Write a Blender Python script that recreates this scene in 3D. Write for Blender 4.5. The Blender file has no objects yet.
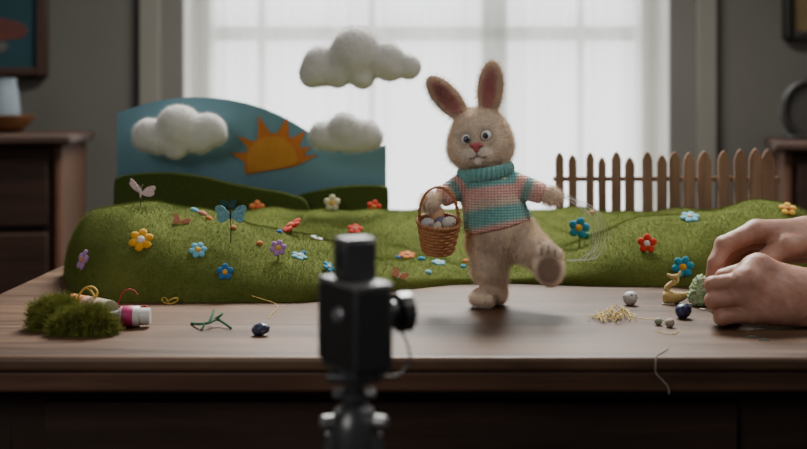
import bpy, math, random
import numpy as np
from mathutils import Vector, Matrix, noise as mnoise

random.seed(7)
rng = np.random.default_rng(7)
SC = bpy.context.scene
COL = SC.collection
F = 1109.0          # focal length in photo pixels
CH = 0.94           # camera height
HZ = 111.0          # horizon row
CX = 403.5
TZ = 0.75           # table top height

def P(px, py, d):
    return Vector(((px - CX) * d / F, d, CH - (py - HZ) * d / F))

def T(px, py):      # point of the table top seen at a pixel
    d = (CH - TZ) * F / (py - HZ)
    return P(px, py, d)

# ------------------------------------------------------------------ materials
def mat(name, col, rough=0.7, col2=None, scale=40, bump=0.0, bscale=None, metal=0.0, sheen=0.0, sss=0.0,
        stretch=(1, 1, 1), spec=0.5, attr=None, detail=4, coat=0.0):
    m = bpy.data.materials.new(name)
    m.use_nodes = True
    nt = m.node_tree
    b = nt.nodes['Principled BSDF']
    b.inputs['Roughness'].default_value = rough
    b.inputs['Metallic'].default_value = metal
    b.inputs['Specular IOR Level'].default_value = spec
    b.inputs['Sheen Weight'].default_value = sheen
    b.inputs['Coat Weight'].default_value = coat
    if sss:
        b.inputs['Subsurface Weight'].default_value = sss
        b.inputs['Subsurface Radius'].default_value = (1.0, 0.35, 0.2)
        b.inputs['Subsurface Scale'].default_value = 0.004
    tc = nt.nodes.new('ShaderNodeTexCoord')
    mp = nt.nodes.new('ShaderNodeMapping')
    mp.inputs['Scale'].default_value = stretch
    nt.links.new(tc.outputs['Object'], mp.inputs['Vector'])
    nz = nt.nodes.new('ShaderNodeTexNoise')
    nz.inputs['Scale'].default_value = scale
    nz.inputs['Detail'].default_value = detail
    nt.links.new(mp.outputs['Vector'], nz.inputs['Vector'])
    c2 = col2 if col2 else tuple(c * 0.75 for c in col)
    mx = nt.nodes.new('ShaderNodeMix')
    mx.data_type = 'RGBA'
    rp = nt.nodes.new('ShaderNodeMapRange')
    rp.inputs['From Min'].default_value = 0.3
    rp.inputs['From Max'].default_value = 0.7
    nt.links.new(nz.outputs['Fac'], rp.inputs['Value'])
    nt.links.new(rp.outputs['Result'], mx.inputs['Factor'])
    mx.inputs['A'].default_value = (*c2, 1)
    mx.inputs['B'].default_value = (*col, 1)
    out = mx.outputs['Result']
    if attr:
        at = nt.nodes.new('ShaderNodeAttribute')
        at.attribute_name = attr
        m2 = nt.nodes.new('ShaderNodeMix')
        m2.data_type = 'RGBA'
        m2.blend_type = 'MULTIPLY'
        m2.inputs['Factor'].default_value = 1.0
        nt.links.new(at.outputs['Color'], m2.inputs['A'])
        nt.links.new(out, m2.inputs['B'])
        out = m2.outputs['Result']
    nt.links.new(out, b.inputs['Base Color'])
    if bump:
        nb = nt.nodes.new('ShaderNodeTexNoise')
        nb.inputs['Scale'].default_value = bscale or scale * 3
        nb.inputs['Detail'].default_value = 3
        nt.links.new(mp.outputs['Vector'], nb.inputs['Vector'])
        bp = nt.nodes.new('ShaderNodeBump')
        bp.inputs['Strength'].default_value = bump
        bp.inputs['Distance'].default_value = 0.002
        nt.links.new(nb.outputs['Fac'], bp.inputs['Height'])
        nt.links.new(bp.outputs['Normal'], b.inputs['Normal'])
    return m

def emis(name, col, s):
    m = bpy.data.materials.new(name)
    m.use_nodes = True
    nt = m.node_tree
    nt.nodes.remove(nt.nodes['Principled BSDF'])
    e = nt.nodes.new('ShaderNodeEmission')
    e.inputs['Color'].default_value = (*col, 1)
    e.inputs['Strength'].default_value = s
    nt.links.new(e.outputs[0], nt.nodes['Material Output'].inputs['Surface'])
    return m

def wood(name, c1, c2, plank=0.0, rough=0.45, axis='X', spec=0.5, off=0.0, grain=1.0):
    """wood with grain running along an axis and, if plank > 0, boards of that width"""
    m = bpy.data.materials.new(name)
    m.use_nodes = True
    nt = m.node_tree
    L = nt.links
    b = nt.nodes['Principled BSDF']
    b.inputs['Specular IOR Level'].default_value = spec
    tc = nt.nodes.new('ShaderNodeTexCoord')
    mp = nt.nodes.new('ShaderNodeMapping')
    sc = {'X': (2.0, 26, 26), 'Y': (26, 2.0, 26), 'Z': (26, 26, 2.0)}[axis]
    mp.inputs['Scale'].default_value = [s * grain for s in sc]
    L.new(tc.outputs['Object'], mp.inputs['Vector'])
    n1 = nt.nodes.new('ShaderNodeTexNoise')
    n1.inputs['Scale'].default_value = 1.6
    n1.inputs['Detail'].default_value = 8
    n1.inputs['Roughness'].default_value = 0.65
    n1.inputs['Distortion'].default_value = 0.6
    L.new(mp.outputs['Vector'], n1.inputs['Vector'])
    n2 = nt.nodes.new('ShaderNodeTexNoise')
    n2.inputs['Scale'].default_value = 3.5
    n2.inputs['Detail'].default_value = 3
    L.new(tc.outputs['Object'], n2.inputs['Vector'])
    cr = nt.nodes.new('ShaderNodeValToRGB')
    cr.color_ramp.elements[0].position = 0.32
    cr.color_ramp.elements[0].color = (*c1, 1)
    cr.color_ramp.elements[1].position = 0.68
    cr.color_ramp.elements[1].color = (*c2, 1)
    ad = nt.nodes.new('ShaderNodeMath')
    ad.operation = 'MULTIPLY_ADD'
    ad.inputs[1].default_value = 0.6
    L.new(n2.outputs['Fac'], ad.inputs[0])
    sb = nt.nodes.new('ShaderNodeMath')
    sb.operation = 'SUBTRACT'
    L.new(n1.outputs['Fac'], sb.inputs[0])
    sb.inputs[1].default_value = 0.3
    L.new(sb.outputs[0], ad.inputs[2])
    L.new(ad.outputs[0], cr.inputs['Fac'])
    col = cr.outputs['Color']
    bump_in = n1.outputs['Fac']
    if plank:
        sx = nt.nodes.new('ShaderNodeSeparateXYZ')
        L.new(tc.outputs['Object'], sx.inputs[0])
        a = nt.nodes.new('ShaderNodeMath'); a.operation = 'ADD'; a.inputs[1].default_value = 10 + off
        L.new(sx.outputs['Y'], a.inputs[0])
        dv = nt.nodes.new('ShaderNodeMath'); dv.operation = 'DIVIDE'; dv.inputs[1].default_value = plank
        L.new(a.outputs[0], dv.inputs[0])
        fr = nt.nodes.new('ShaderNodeMath'); fr.operation = 'FRACT'
        L.new(dv.outputs[0], fr.inputs[0])
        fl = nt.nodes.new('ShaderNodeMath'); fl.operation = 'FLOOR'
        L.new(dv.outputs[0], fl.inputs[0])
        wn = nt.nodes.new('ShaderNodeTexWhiteNoise'); wn.noise_dimensions = '1D'
        L.new(fl.outputs[0], wn.inputs['W'])
        h = nt.nodes.new('ShaderNodeMath'); h.operation = 'LESS_THAN'; h.inputs[1].default_value = 0.022
        L.new(fr.outputs[0], h.inputs[0])
        mr = nt.nodes.new('ShaderNodeMapRange'); mr.inputs['To Min'].default_value = 0.8; mr.inputs['To Max'].default_value = 1.15
        L.new(wn.outputs['Value'], mr.inputs['Value'])
        m1 = nt.nodes.new('ShaderNodeVectorMath'); m1.operation = 'SCALE'
        L.new(col, m1.inputs[0]); L.new(mr.outputs['Result'], m1.inputs['Scale'])
        mx = nt.nodes.new('ShaderNodeMix'); mx.data_type = 'RGBA'
        L.new(h.outputs[0], mx.inputs['Factor']); L.new(m1.outputs[0], mx.inputs['A'])
        mx.inputs['B'].default_value = (*[c * 0.35 for c in c1], 1)
        col = mx.outputs['Result']
        s2 = nt.nodes.new('ShaderNodeMath'); s2.operation = 'SUBTRACT'
        L.new(n1.outputs['Fac'], s2.inputs[0]); L.new(h.outputs[0], s2.inputs[1])
        bump_in = s2.outputs[0]
    L.new(col, b.inputs['Base Color'])
    rr = nt.nodes.new('ShaderNodeMapRange')
    rr.inputs['To Min'].default_value = rough - 0.08
    rr.inputs['To Max'].default_value = rough + 0.15
    L.new(n1.outputs['Fac'], rr.inputs['Value'])
    L.new(rr.outputs['Result'], b.inputs['Roughness'])
    bp = nt.nodes.new('ShaderNodeBump')
    bp.inputs['Strength'].default_value = 0.25
    bp.inputs['Distance'].default_value = 0.002
    L.new(bump_in, bp.inputs['Height'])
    L.new(bp.outputs['Normal'], b.inputs['Normal'])
    return m

# ------------------------------------------------------------------ object helpers
def props(o, label=None, cat=None, group=None, kind=None):
    if label: o['label'] = label
    if cat: o['category'] = cat
    if group: o['group'] = group
    if kind: o['kind'] = kind
    return o

def empty(name, loc, label, cat, group=None, rot=None):
    o = bpy.data.objects.new(name, None)
    o.empty_display_size = 0.01
    COL.objects.link(o)
    o.location = loc
    if rot is not None:
        o.rotation_euler = rot.to_euler()
    return props(o, label, cat, group)

class MB:
    """collects shapes in one mesh"""
    def __init__(self):
        self.v, self.f = [], []
    def add(self, vs, fs):
        b = len(self.v)
        self.v += [tuple(x) for x in vs]
        self.f += [tuple(b + i for i in f) for f in fs]
        return self
    def box(self, lo, hi, M=None):
        x0, y0, z0 = lo; x1, y1, z1 = hi
        vs = [Vector(c) for c in ((x0,y0,z0),(x1,y0,z0),(x1,y1,z0),(x0,y1,z0),(x0,y0,z1),(x1,y0,z1),(x1,y1,z1),(x0,y1,z1))]
        if M: vs = [M @ v for v in vs]
        return self.add(vs, [(0,3,2,1),(4,5,6,7),(0,1,5,4),(1,2,6,5),(2,3,7,6),(3,0,4,7)])
    def lathe(self, prof, n=32, M=None, fn=None, cap=True):
        """prof: (radius, z) list turned about Z"""
        vs, fs = [], []
        for k, (r, z) in enumerate(prof):
            for i in range(n):
                a = 2 * math.pi * i / n
                rr = r + (fn(k, a) if fn else 0)
                vs.append(Vector((rr * math.cos(a), rr * math.sin(a), z)))
        m = len(prof)
        for k in range(m - 1):
            for i in range(n):
                j = (i + 1) % n
                fs.append((k*n+i, k*n+j, (k+1)*n+j, (k+1)*n+i))
        if cap:
            fs.append(tuple(reversed(range(n))))
            fs.append(tuple((m-1)*n + i for i in range(n)))
        if M: vs = [M @ v for v in vs]
        return self.add(vs, fs)
    def cyl(self, a, b, r0, r1=None, n=24, bev=0.0):
        a, b = Vector(a), Vector(b)
        r1 = r0 if r1 is None else r1
        h = (b - a).length
        q = (b - a).to_track_quat('Z', 'Y').to_matrix().to_4x4()
        q.translation = a
        pr = [(r0, 0), (r1, h)]
        if bev:
            pr = [(r0 - bev, 0), (r0, bev), (r1, h - bev), (r1 - bev, h)]
        return self.lathe(pr, n, q)
    def ell(self, c, r, n=20, m=12, R=None):
        c = Vector(c)
        vs, fs = [], []
        for k in range(m + 1):
            t = math.pi * k / m
            for i in range(n):
                a = 2 * math.pi * i / n
                v = Vector((r[0]*math.sin(t)*math.cos(a), r[1]*math.sin(t)*math.sin(a), r[2]*math.cos(t)))
                if R: v = R @ v
                vs.append(c + v)
        for k in range(m):
            for i in range(n):
                j = (i + 1) % n
                fs.append((k*n+i, (k+1)*n+i, (k+1)*n+j, k*n+j))
        return self.add(vs, fs)
    def tube(self, pts, r, n=8, closed=False):
        pts = [Vector(p) for p in pts]
        N = len(pts)
        rs = r if isinstance(r, (list, tuple)) else [r] * N
        up = None
        vs, fs = [], []
        for i, p in enumerate(pts):
            if closed:
                t = pts[(i+1) % N] - pts[i-1]
            else:
                t = pts[min(i+1, N-1)] - pts[max(i-1, 0)]
            t = t.normalized() if t.length > 1e-12 else Vector((0,0,1))
            if up is None:
                up = t.orthogonal().normalized()
            up = up - t * up.dot(t)
            up = up.normalized() if up.length > 1e-6 else t.orthogonal().normalized()
            w = t.cross(up)
            for k in range(n):
                a = 2 * math.pi * k / n
                vs.append(p + (up * math.cos(a) + w * math.sin(a)) * rs[i])
        for i in range(N if closed else N - 1):
            j = (i + 1) % N
            for k in range(n):
                l = (k + 1) % n
                fs.append((i*n+k, i*n+l, j*n+l, j*n+k))
        if not closed:
            fs.append(tuple(reversed(range(n))))
            fs.append(tuple((N-1)*n + k for k in range(n)))
        return self.add(vs, fs)
    def prism(self, poly, y0, y1):
        """poly: (x, z) outline pushed from y0 to y1"""
        n = len(poly)
        vs = [(x, y0, z) for x, z in poly] + [(x, y1, z) for x, z in poly]
        fs = [tuple(range(n)), tuple(reversed(range(n, 2*n)))]
        fs += [(i, i+n, (i+1) % n + n, (i+1) % n) for i in range(n)]
        return self.add(vs, fs)
    def build(self, name, m, parent=None, bevel=0.0, seg=2, smooth=35, loc=None):
        me = bpy.data.meshes.new(name)
        off = Vector(loc) if loc is not None else Vector((0, 0, 0))
        me.from_pydata([tuple(Vector(v) - off) for v in self.v], [], self.f)
        import bmesh
        bm = bmesh.new(); bm.from_mesh(me)
        bmesh.ops.remove_doubles(bm, verts=bm.verts, dist=1e-7)
        bmesh.ops.recalc_face_normals(bm, faces=bm.faces)
        bm.to_mesh(me); bm.free()
        if m: me.materials.append(m)
        if smooth:
            me.shade_smooth()
            me.set_sharp_from_angle(angle=math.radians(smooth))
        o = bpy.data.objects.new(name, me)
        COL.objects.link(o)
        if loc is not None: o.location = off
        if parent: o.parent = parent
        if bevel:
            b = o.modifiers.new('bevel', 'BEVEL')
            b.width = bevel; b.segments = seg; b.limit_method = 'ANGLE'; b.angle_limit = math.radians(40)
        return o

def spline(pts, n=8, closed=False):
    """Catmull-Rom through points"""
    pts = [Vector(p) for p in pts]
    N = len(pts)
    out = []
    for i in range(N if closed else N - 1):
        if closed:
            a, b, c, d = pts[i-1], pts[i], pts[(i+1) % N], pts[(i+2) % N]
        else:
            a, b, c, d = pts[max(i-1, 0)], pts[i], pts[i+1], pts[min(i+2, N-1)]
        for k in range(n):
            t = k / n
            out.append(0.5 * ((2*b) + (c-a)*t + (2*a-5*b+4*c-d)*t*t + (3*b-a-3*c+d)*t**3))
    if not closed: out.append(pts[-1])
    return out

# ------------------------------------------------------------------ signed distance shapes -> one smooth mesh
def d_ell(p, c, r, R=None):
    q = p - np.array(c, dtype=np.float32)
    if R is not None:
        q = q @ np.array(R, dtype=np.float32)
    r = np.array(r, dtype=np.float32)
    k0 = np.linalg.norm(q / r, axis=-1)
    k1 = np.linalg.norm(q / (r * r), axis=-1) + 1e-9
    return k0 * (k0 - 1) / k1

def d_cap(p, a, b, ra, rb=None):
    rb = ra if rb is None else rb
    a = np.array(a, dtype=np.float32); b = np.array(b, dtype=np.float32)
    ab = b - a
    t = np.clip(((p - a) @ ab) / (ab @ ab), 0, 1)
    return np.linalg.norm(p - a - t[..., None] * ab, axis=-1) - (ra + (rb - ra) * t)

def smin(a, b, k):
    h = np.clip(0.5 + 0.5 * (b - a) / k, 0, 1)
    return b + (a - b) * h - k * h * (1 - h)

def smax(a, b, k):
    return -smin(-a, -b, k)

def nets(fn, lo, hi, h):
    """surface nets of fn(points) = 0 inside a box"""
    lo = np.array(lo, dtype=np.float32); hi = np.array(hi, dtype=np.float32)
    n = np.ceil((hi - lo) / h).astype(int) + 1
    ax = [lo[i] + h * np.arange(n[i], dtype=np.float32) for i in range(3)]
    g = np.stack(np.meshgrid(*ax, indexing='ij'), -1)
    D = fn(g.reshape(-1, 3)).reshape(n).astype(np.float32)
    S = D < 0
    acc = np.zeros((n[0]-1, n[1]-1, n[2]-1, 3), np.float32)
    cnt = np.zeros((n[0]-1, n[1]-1, n[2]-1), np.float32)
    sl = lambda o, ln: slice(o, o + ln)
    m = n - 1
    for axis in range(3):
        others = [i for i in range(3) if i != axis]
        for u in (0, 1):
            for v in (0, 1):
                o0 = [0, 0, 0]; o0[others[0]] = u; o0[others[1]] = v
                o1 = list(o0); o1[axis] = 1
                A = D[sl(o0[0], m[0]), sl(o0[1], m[1]), sl(o0[2], m[2])]
                B = D[sl(o1[0], m[0]), sl(o1[1], m[1]), sl(o1[2], m[2])]
                cr = (A < 0) != (B < 0)
                t = np.where(cr, A / np.where(cr, A - B, 1), 0)
                acc[..., axis] += np.where(cr, t, 0)
                acc[..., others[0]] += np.where(cr, u, 0)
                acc[..., others[1]] += np.where(cr, v, 0)
                cnt += cr
    act = cnt > 0
    idx = -np.ones(act.shape, np.int64)
    idx[act] = np.arange(act.sum())
    ijk = np.argwhere(act)
    V = lo + h * (ijk + acc[act] / cnt[act][:, None])
    quads = []
    for axis in range(3):
        o = [i for i in range(3) if i != axis]
        a = [slice(1, -1)] * 3; a[axis] = slice(0, -1)
        b = [slice(1, -1)] * 3; b[axis] = slice(1, None)
        sa, sb = S[tuple(a)], S[tuple(b)]
        e = np.argwhere(sa != sb)
        if not len(e): continue
        flip = sa[tuple(e.T)]
        base = e.copy(); base[:, o[0]] += 1; base[:, o[1]] += 1
        q = []
        for u, v in ((0, 0), (1, 0), (1, 1), (0, 1)):
            c = base.copy(); c[:, o[0]] -= u; c[:, o[1]] -= v
            q.append(idx[tuple(c.T)])
        q = np.stack(q, 1)
        fl = flip if axis != 1 else ~flip
        q[~fl] = q[~fl][:, ::-1]
        quads.append(q)
    return V, np.concatenate(quads)

def npmesh(name, V, Q, m, parent=None, loc=(0, 0, 0), cols=None):
    me = bpy.data.meshes.new(name)
    V = np.asarray(V, np.float32) - np.array(loc, np.float32)
    me.vertices.add(len(V)); me.vertices.foreach_set('co', V.ravel())
    Q = np.asarray(Q, np.int32)
    k = Q.shape[1]
    me.loops.add(Q.size); me.loops.foreach_set('vertex_index', Q.ravel())
    me.polygons.add(len(Q))
    me.polygons.foreach_set('loop_start', np.arange(0, Q.size, k, dtype=np.int32))
    me.update(calc_edges=True)
    me.validate()
    if cols is not None:
        ca = me.color_attributes.new('Col', 'BYTE_COLOR', 'CORNER')
        c = np.ones((len(Q) * k, 4), np.float32)
        c[:, :3] = cols[Q.ravel()]
        ca.data.foreach_set('color', c.ravel())
    me.shade_smooth()
    if m: me.materials.append(m)
    o = bpy.data.objects.new(name, me)
    COL.objects.link(o)
    o.location = Vector(loc) if parent is None else Vector((0, 0, 0))
    if parent: o.parent = parent
    return o

def fur(o, count, length, radius, rnd=0.4, slot=1, vg_len=None, vg_den=None, seed=1, down=0.0, steps=3, tip=0.2):
    md = o.modifiers.new('pile', 'PARTICLE_SYSTEM')
    ps = md.particle_system
    s = ps.settings
    s.type = 'HAIR'
    s.count = count
    s.hair_length = length
    s.hair_step = steps
    s.display_step = 2
    s.render_step = 2
    s.use_advanced_hair = True
    s.factor_random = length * 0.25 * rnd
    s.object_align_factor = (0, 0, -down * length * 0.25)
    s.length_random = 0.5
    s.emit_from = 'FACE'
    s.distribution = 'RAND'
    s.use_emit_random = True
    s.use_even_distribution = True
    s.root_radius = 1.0
    s.tip_radius = tip
    s.radius_scale = radius
    s.material = slot
    ps.seed = seed
    if vg_len: ps.vertex_group_length = vg_len
    if vg_den: ps.vertex_group_density = vg_den
    return ps

def vgroup(o, name, w):
    g = o.vertex_groups.new(name=name)
    lv = np.round(np.clip(w, 0, 1) * 10).astype(int)
    for k in range(1, 11):
        ids = np.nonzero(lv == k)[0]
        if len(ids): g.add(ids.tolist(), k / 10, 'REPLACE')

def fbm(V, s, seed=0):
    return np.array([mnoise.noise(Vector((v[0]*s + seed, v[1]*s, v[2]*s))) for v in V], np.float32)

# ------------------------------------------------------------------ camera
cam = bpy.data.cameras.new('camera')
cam.sensor_width = 36
cam.lens = 36 * F / 807
cam.shift_y = -(224.5 - HZ) / 807
cam.clip_start = 0.05
cam.dof.use_dof = True
cam.dof.focus_distance = 1.09
cam.dof.aperture_fstop = cam.lens / 9.5
co = bpy.data.objects.new('camera', cam)
co.location = (0, 0, CH)
co.rotation_euler = (math.radians(90), 0, 0)
COL.objects.link(co)
SC.camera = co

# ------------------------------------------------------------------ room shell
WY = 3.2            # inner face of the window wall
M_wall = mat('wall_paint', (0.118, 0.112, 0.099), 0.9, (0.104, 0.099, 0.088), 3, 0.05, 60)
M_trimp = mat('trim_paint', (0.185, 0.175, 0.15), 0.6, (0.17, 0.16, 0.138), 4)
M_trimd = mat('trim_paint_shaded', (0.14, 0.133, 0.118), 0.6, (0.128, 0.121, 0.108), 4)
M_reveal = mat('white_gloss_paint', (0.75, 0.74, 0.70), 0.4, (0.72, 0.71, 0.67), 5)
M_floor = wood('floor_boards', (0.035, 0.02, 0.014), (0.075, 0.045, 0.03), plank=0.14, rough=0.5)
M_ceil = mat('ceiling_paint', (0.55, 0.54, 0.51), 0.9, None, 3)
RX0, RX1, RY0, CZ = -2.3, 2.4, -0.6, 2.7
OX0, OX1, OZ0, OZ1 = (183-CX)*WY/F, (670-CX)*WY/F, 0.5, 2.25

def structure(name, mb, m, **k):
    o = mb.build(name, m, **k)
    o['kind'] = 'structure'
    return o
structure('floor', MB().box((RX0-0.1, RY0, -0.1), (RX1+0.1, WY+0.25, 0)), M_floor)
structure('ceiling', MB().box((RX0-0.1, RY0, CZ), (RX1+0.1, WY+0.25, CZ+0.1)), M_ceil)
structure('wall_left', MB().box((RX0-0.1, RY0, 0), (RX0, WY+0.25, CZ)), M_wall)
structure('wall_right', MB().box((RX1, RY0, 0), (RX1+0.1, WY+0.25, CZ)), M_wall)
w = MB()
w.box((RX0, WY, 0), (OX0, WY+0.25, CZ)).box((OX1, WY, 0), (RX1, WY+0.25, CZ))
w.box((OX0, WY, 0), (OX1, WY+0.25, OZ0)).box((OX0, WY, OZ1), (OX1, WY+0.25, CZ))
structure('wall_back', w, M_wall)
structure('baseboard_back', MB().box((RX0, WY-0.02, 0), (RX1, WY, 0.14)), M_trimp, bevel=0.004)

def casing(name, px0, px1, px2, inner):
    # px0..px1 raised board, px1..px2 flat inner board, both standing on the wall around the opening
    y1, y2 = WY-0.035, WY-0.015
    a = MB().box(((px0-CX)*y1/F, y1, 0.3), ((px1-CX)*y1/F, WY, 2.45))
    structure(name, a, M_trimp, bevel=0.006)
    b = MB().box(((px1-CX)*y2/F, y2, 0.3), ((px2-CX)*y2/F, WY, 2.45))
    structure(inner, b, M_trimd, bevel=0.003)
casing('trim_1', 138, 160, 183, 'trim_2')
casing('trim_3', 718, 697, 670, 'trim_4')
structure('trim_5', MB().box((OX0-0.19, WY-0.06, OZ0-0.06), (OX1+0.19, WY+0.2, OZ0-0.001)), M_trimp, bevel=0.006)
structure('trim_6', MB().box((OX0-0.19, WY-0.035, OZ1), (OX1+0.19, WY, OZ1+0.14)), M_trimp, bevel=0.006)
structure('trim_7', MB().box((OX0, WY, OZ0), (OX0+0.006, WY+0.16, OZ1)), M_reveal)
structure('trim_8', MB().box((OX1-0.006, WY, OZ0), (OX1, WY+0.16, OZ1)), M_reveal)

# window: frame, bars, glass
win = bpy.data.objects.new('window_1', None); COL.objects.link(win); win['kind'] = 'structure'
win.location = ((OX0+OX1)/2, WY+0.2, OZ0)
def wpart(name, mb, m, **k):
    o = mb.build(name, m, loc=win.location, **k)
    o.parent = win; o.location = (0, 0, 0)
    return o
fy = WY + 0.16
sx = 0.055
wpart('window_frame', MB().box((OX0, fy, OZ0), (OX0+sx, fy+0.09, OZ1)).box((OX1-sx, fy, OZ0), (OX1, fy+0.09, OZ1))
      .box((OX0, fy, OZ1-0.06), (OX1, fy+0.09, OZ1)).box((OX0, fy, OZ0), (OX1, fy+0.09, OZ0+0.06)), M_reveal, bevel=0.004)
mxc = (494-CX)*3.42/F
zrail = CH - (34-HZ)*3.42/F
sash = MB().box((mxc-0.04, fy+0.03, OZ0), (mxc+0.04, fy+0.08, OZ1))
sash.box((OX0, fy+0.03, zrail-0.022), (OX1, fy+0.08, zrail+0.022))
for px in (262, 372, 580):
    x = (px-CX)*3.42/F
    sash.box((x-0.011, fy+0.045, OZ0), (x+0.011, fy+0.07, OZ1))
wpart('window_sash', sash, M_reveal, bevel=0.003)
mg = bpy.data.materials.new('window_glass'); mg.use_nodes = True
nt = mg.node_tree; nt.nodes.remove(nt.nodes['Principled BSDF'])
tr = nt.nodes.new('ShaderNodeBsdfTransparent'); gl = nt.nodes.new('ShaderNodeBsdfGlossy'); mx = nt.nodes.new('ShaderNodeMixShader')
gl.inputs['Roughness'].default_value = 0.05; mx.inputs[0].default_value = 0.06
nt.links.new(tr.outputs[0], mx.inputs[1]); nt.links.new(gl.outputs[0], mx.inputs[2]); nt.links.new(mx.outputs[0], nt.nodes['Material Output'].inputs[0])
wpart('window_pane', MB().box((OX0, fy+0.055, OZ0), (OX1, fy+0.059, OZ1)), mg)

# bright overcast sky outside
o = structure('sky', MB().add([(-2.6, 4.6, -0.6), (2.8, 4.6, -0.6), (2.8, 4.6, 4.2), (-2.6, 4.6, 4.2)], [(0, 1, 2, 3)]), emis('overcast_sky', (0.95, 0.985, 1.0), 4.2))

# sheer curtain
mc = bpy.data.materials.new('sheer_voile'); mc.use_nodes = True
nt = mc.node_tree; nt.nodes.remove(nt.nodes['Principled BSDF'])
tr = nt.nodes.new('ShaderNodeBsdfTransparent'); tl = nt.nodes.new('ShaderNodeBsdfTranslucent'); df = nt.nodes.new('ShaderNodeBsdfDiffuse')
m1 = nt.nodes.new('ShaderNodeMixShader'); m2 = nt.nodes.new('ShaderNodeMixShader')
tl.inputs['Color'].default_value = (0.93, 0.93, 0.90, 1); df.inputs['Color'].default_value = (0.85, 0.84, 0.8, 1)
wv = nt.nodes.new('ShaderNodeTexWave'); tcn = nt.nodes.new('ShaderNodeTexCoord')
wv.inputs['Scale'].default_value = 3.0; wv.inputs['Distortion'].default_value = 2.0; wv.inputs['Detail'].default_value = 2
mpn = nt.nodes.new('ShaderNodeMapping'); mpn.inputs['Scale'].default_value = (3.0, 0.1, 0.1)
nt.links.new(tcn.outputs['Object'], mpn.inputs[0]); nt.links.new(mpn.outputs[0], wv.inputs['Vector'])
mrn = nt.nodes.new('ShaderNodeMapRange'); mrn.inputs['To Min'].default_value = 0.72; mrn.inputs['To Max'].default_value = 0.79
nt.links.new(wv.outputs['Fac'], mrn.inputs['Value']); nt.links.new(mrn.outputs['Result'], m2.inputs[0])
m1.inputs[0].default_value = 0.25
nt.links.new(tl.outputs[0], m1.inputs[1]); nt.links.new(df.outputs[0], m1.inputs[2])
nt.links.new(tr.outputs[0], m2.inputs[1]); nt.links.new(m1.outputs[0], m2.inputs[2]); nt.links.new(m2.outputs[0], nt.nodes['Material Output'].inputs[0])
N = 420
cx0, cx1, cy = OX0+0.03, OX1-0.03, WY+0.135
vs, fs = [], []
for i in range(N+1):
    t = i/N
    x = cx0 + (cx1-cx0)*t
    edge = max(0, 1-min(t, 1-t)/0.07)
    yy = cy + (0.006+0.012*edge)*math.sin(t*85 + 2.5*math.sin(t*19)) + 0.006*math.sin(t*31)
    vs += [(x, yy, OZ0+0.02), (x, yy, OZ1-0.02)]
    if i: fs.append((2*i-2, 2*i, 2*i+1, 2*i-1))
o = MB().add(vs, fs).build('sheer_curtain', mc, loc=((cx0+cx1)/2, cy, OZ0))
props(o, 'white sheer curtain covering the bright window', 'curtain')

# ------------------------------------------------------------------ table
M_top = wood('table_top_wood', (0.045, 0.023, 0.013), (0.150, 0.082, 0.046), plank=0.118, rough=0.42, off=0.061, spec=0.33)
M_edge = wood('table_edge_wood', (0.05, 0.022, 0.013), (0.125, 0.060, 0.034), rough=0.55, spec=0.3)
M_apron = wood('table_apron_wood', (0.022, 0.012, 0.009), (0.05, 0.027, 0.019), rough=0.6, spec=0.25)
TX0, TX1, TY0, TY1 = -0.4213, 0.98, 0.855, 1.90
tb = empty('work_table', (0.28, 1.37, 0), 'long old wooden table with a plank top and dark apron', 'table')
def tpart(name, mb, m, par=tb, **k):
    o = mb.build(name, m, loc=tb.location, **k)
    o.parent = par; o.location = (0, 0, 0)
    return o
tpart('tabletop', MB().box((TX0, TY0, TZ-0.0115), (TX1, TY1, TZ)), M_top, bevel=0.0035, seg=3)
tpart('edge_moulding', MB().box((TX0+0.004, TY0+0.004, TZ-0.0285), (TX1-0.004, TY1-0.004, TZ-0.0115)), M_edge, bevel=0.003)
ax0, ax1, ay0, ay1, az0, az1 = TX0+0.05, TX1-0.05, TY0+0.045, TY1-0.05, 0.60, TZ-0.0285
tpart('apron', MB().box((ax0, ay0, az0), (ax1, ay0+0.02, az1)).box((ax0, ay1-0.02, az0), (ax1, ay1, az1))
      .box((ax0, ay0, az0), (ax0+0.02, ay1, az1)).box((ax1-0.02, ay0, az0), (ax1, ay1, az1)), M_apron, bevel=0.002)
for k in range(2):
    x0 = -0.29 + k*0.62
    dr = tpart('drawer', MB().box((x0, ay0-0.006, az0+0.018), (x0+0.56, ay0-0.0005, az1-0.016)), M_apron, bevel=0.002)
    tpart('knob', MB().cyl((x0+0.28, ay0-0.006, 0.64), (x0+0.28, ay0-0.014, 0.64), 0.005).ell((x0+0.28, ay0-0.02, 0.64), (0.011, 0.009, 0.011)), M_edge, par=dr)
for x in (ax0, ax1-0.055):
    for y in (ay0, ay1-0.055):
        tpart('leg', MB().box((x, y, 0), (x+0.055, y+0.055, az1)), M_apron, bevel=0.004)

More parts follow.
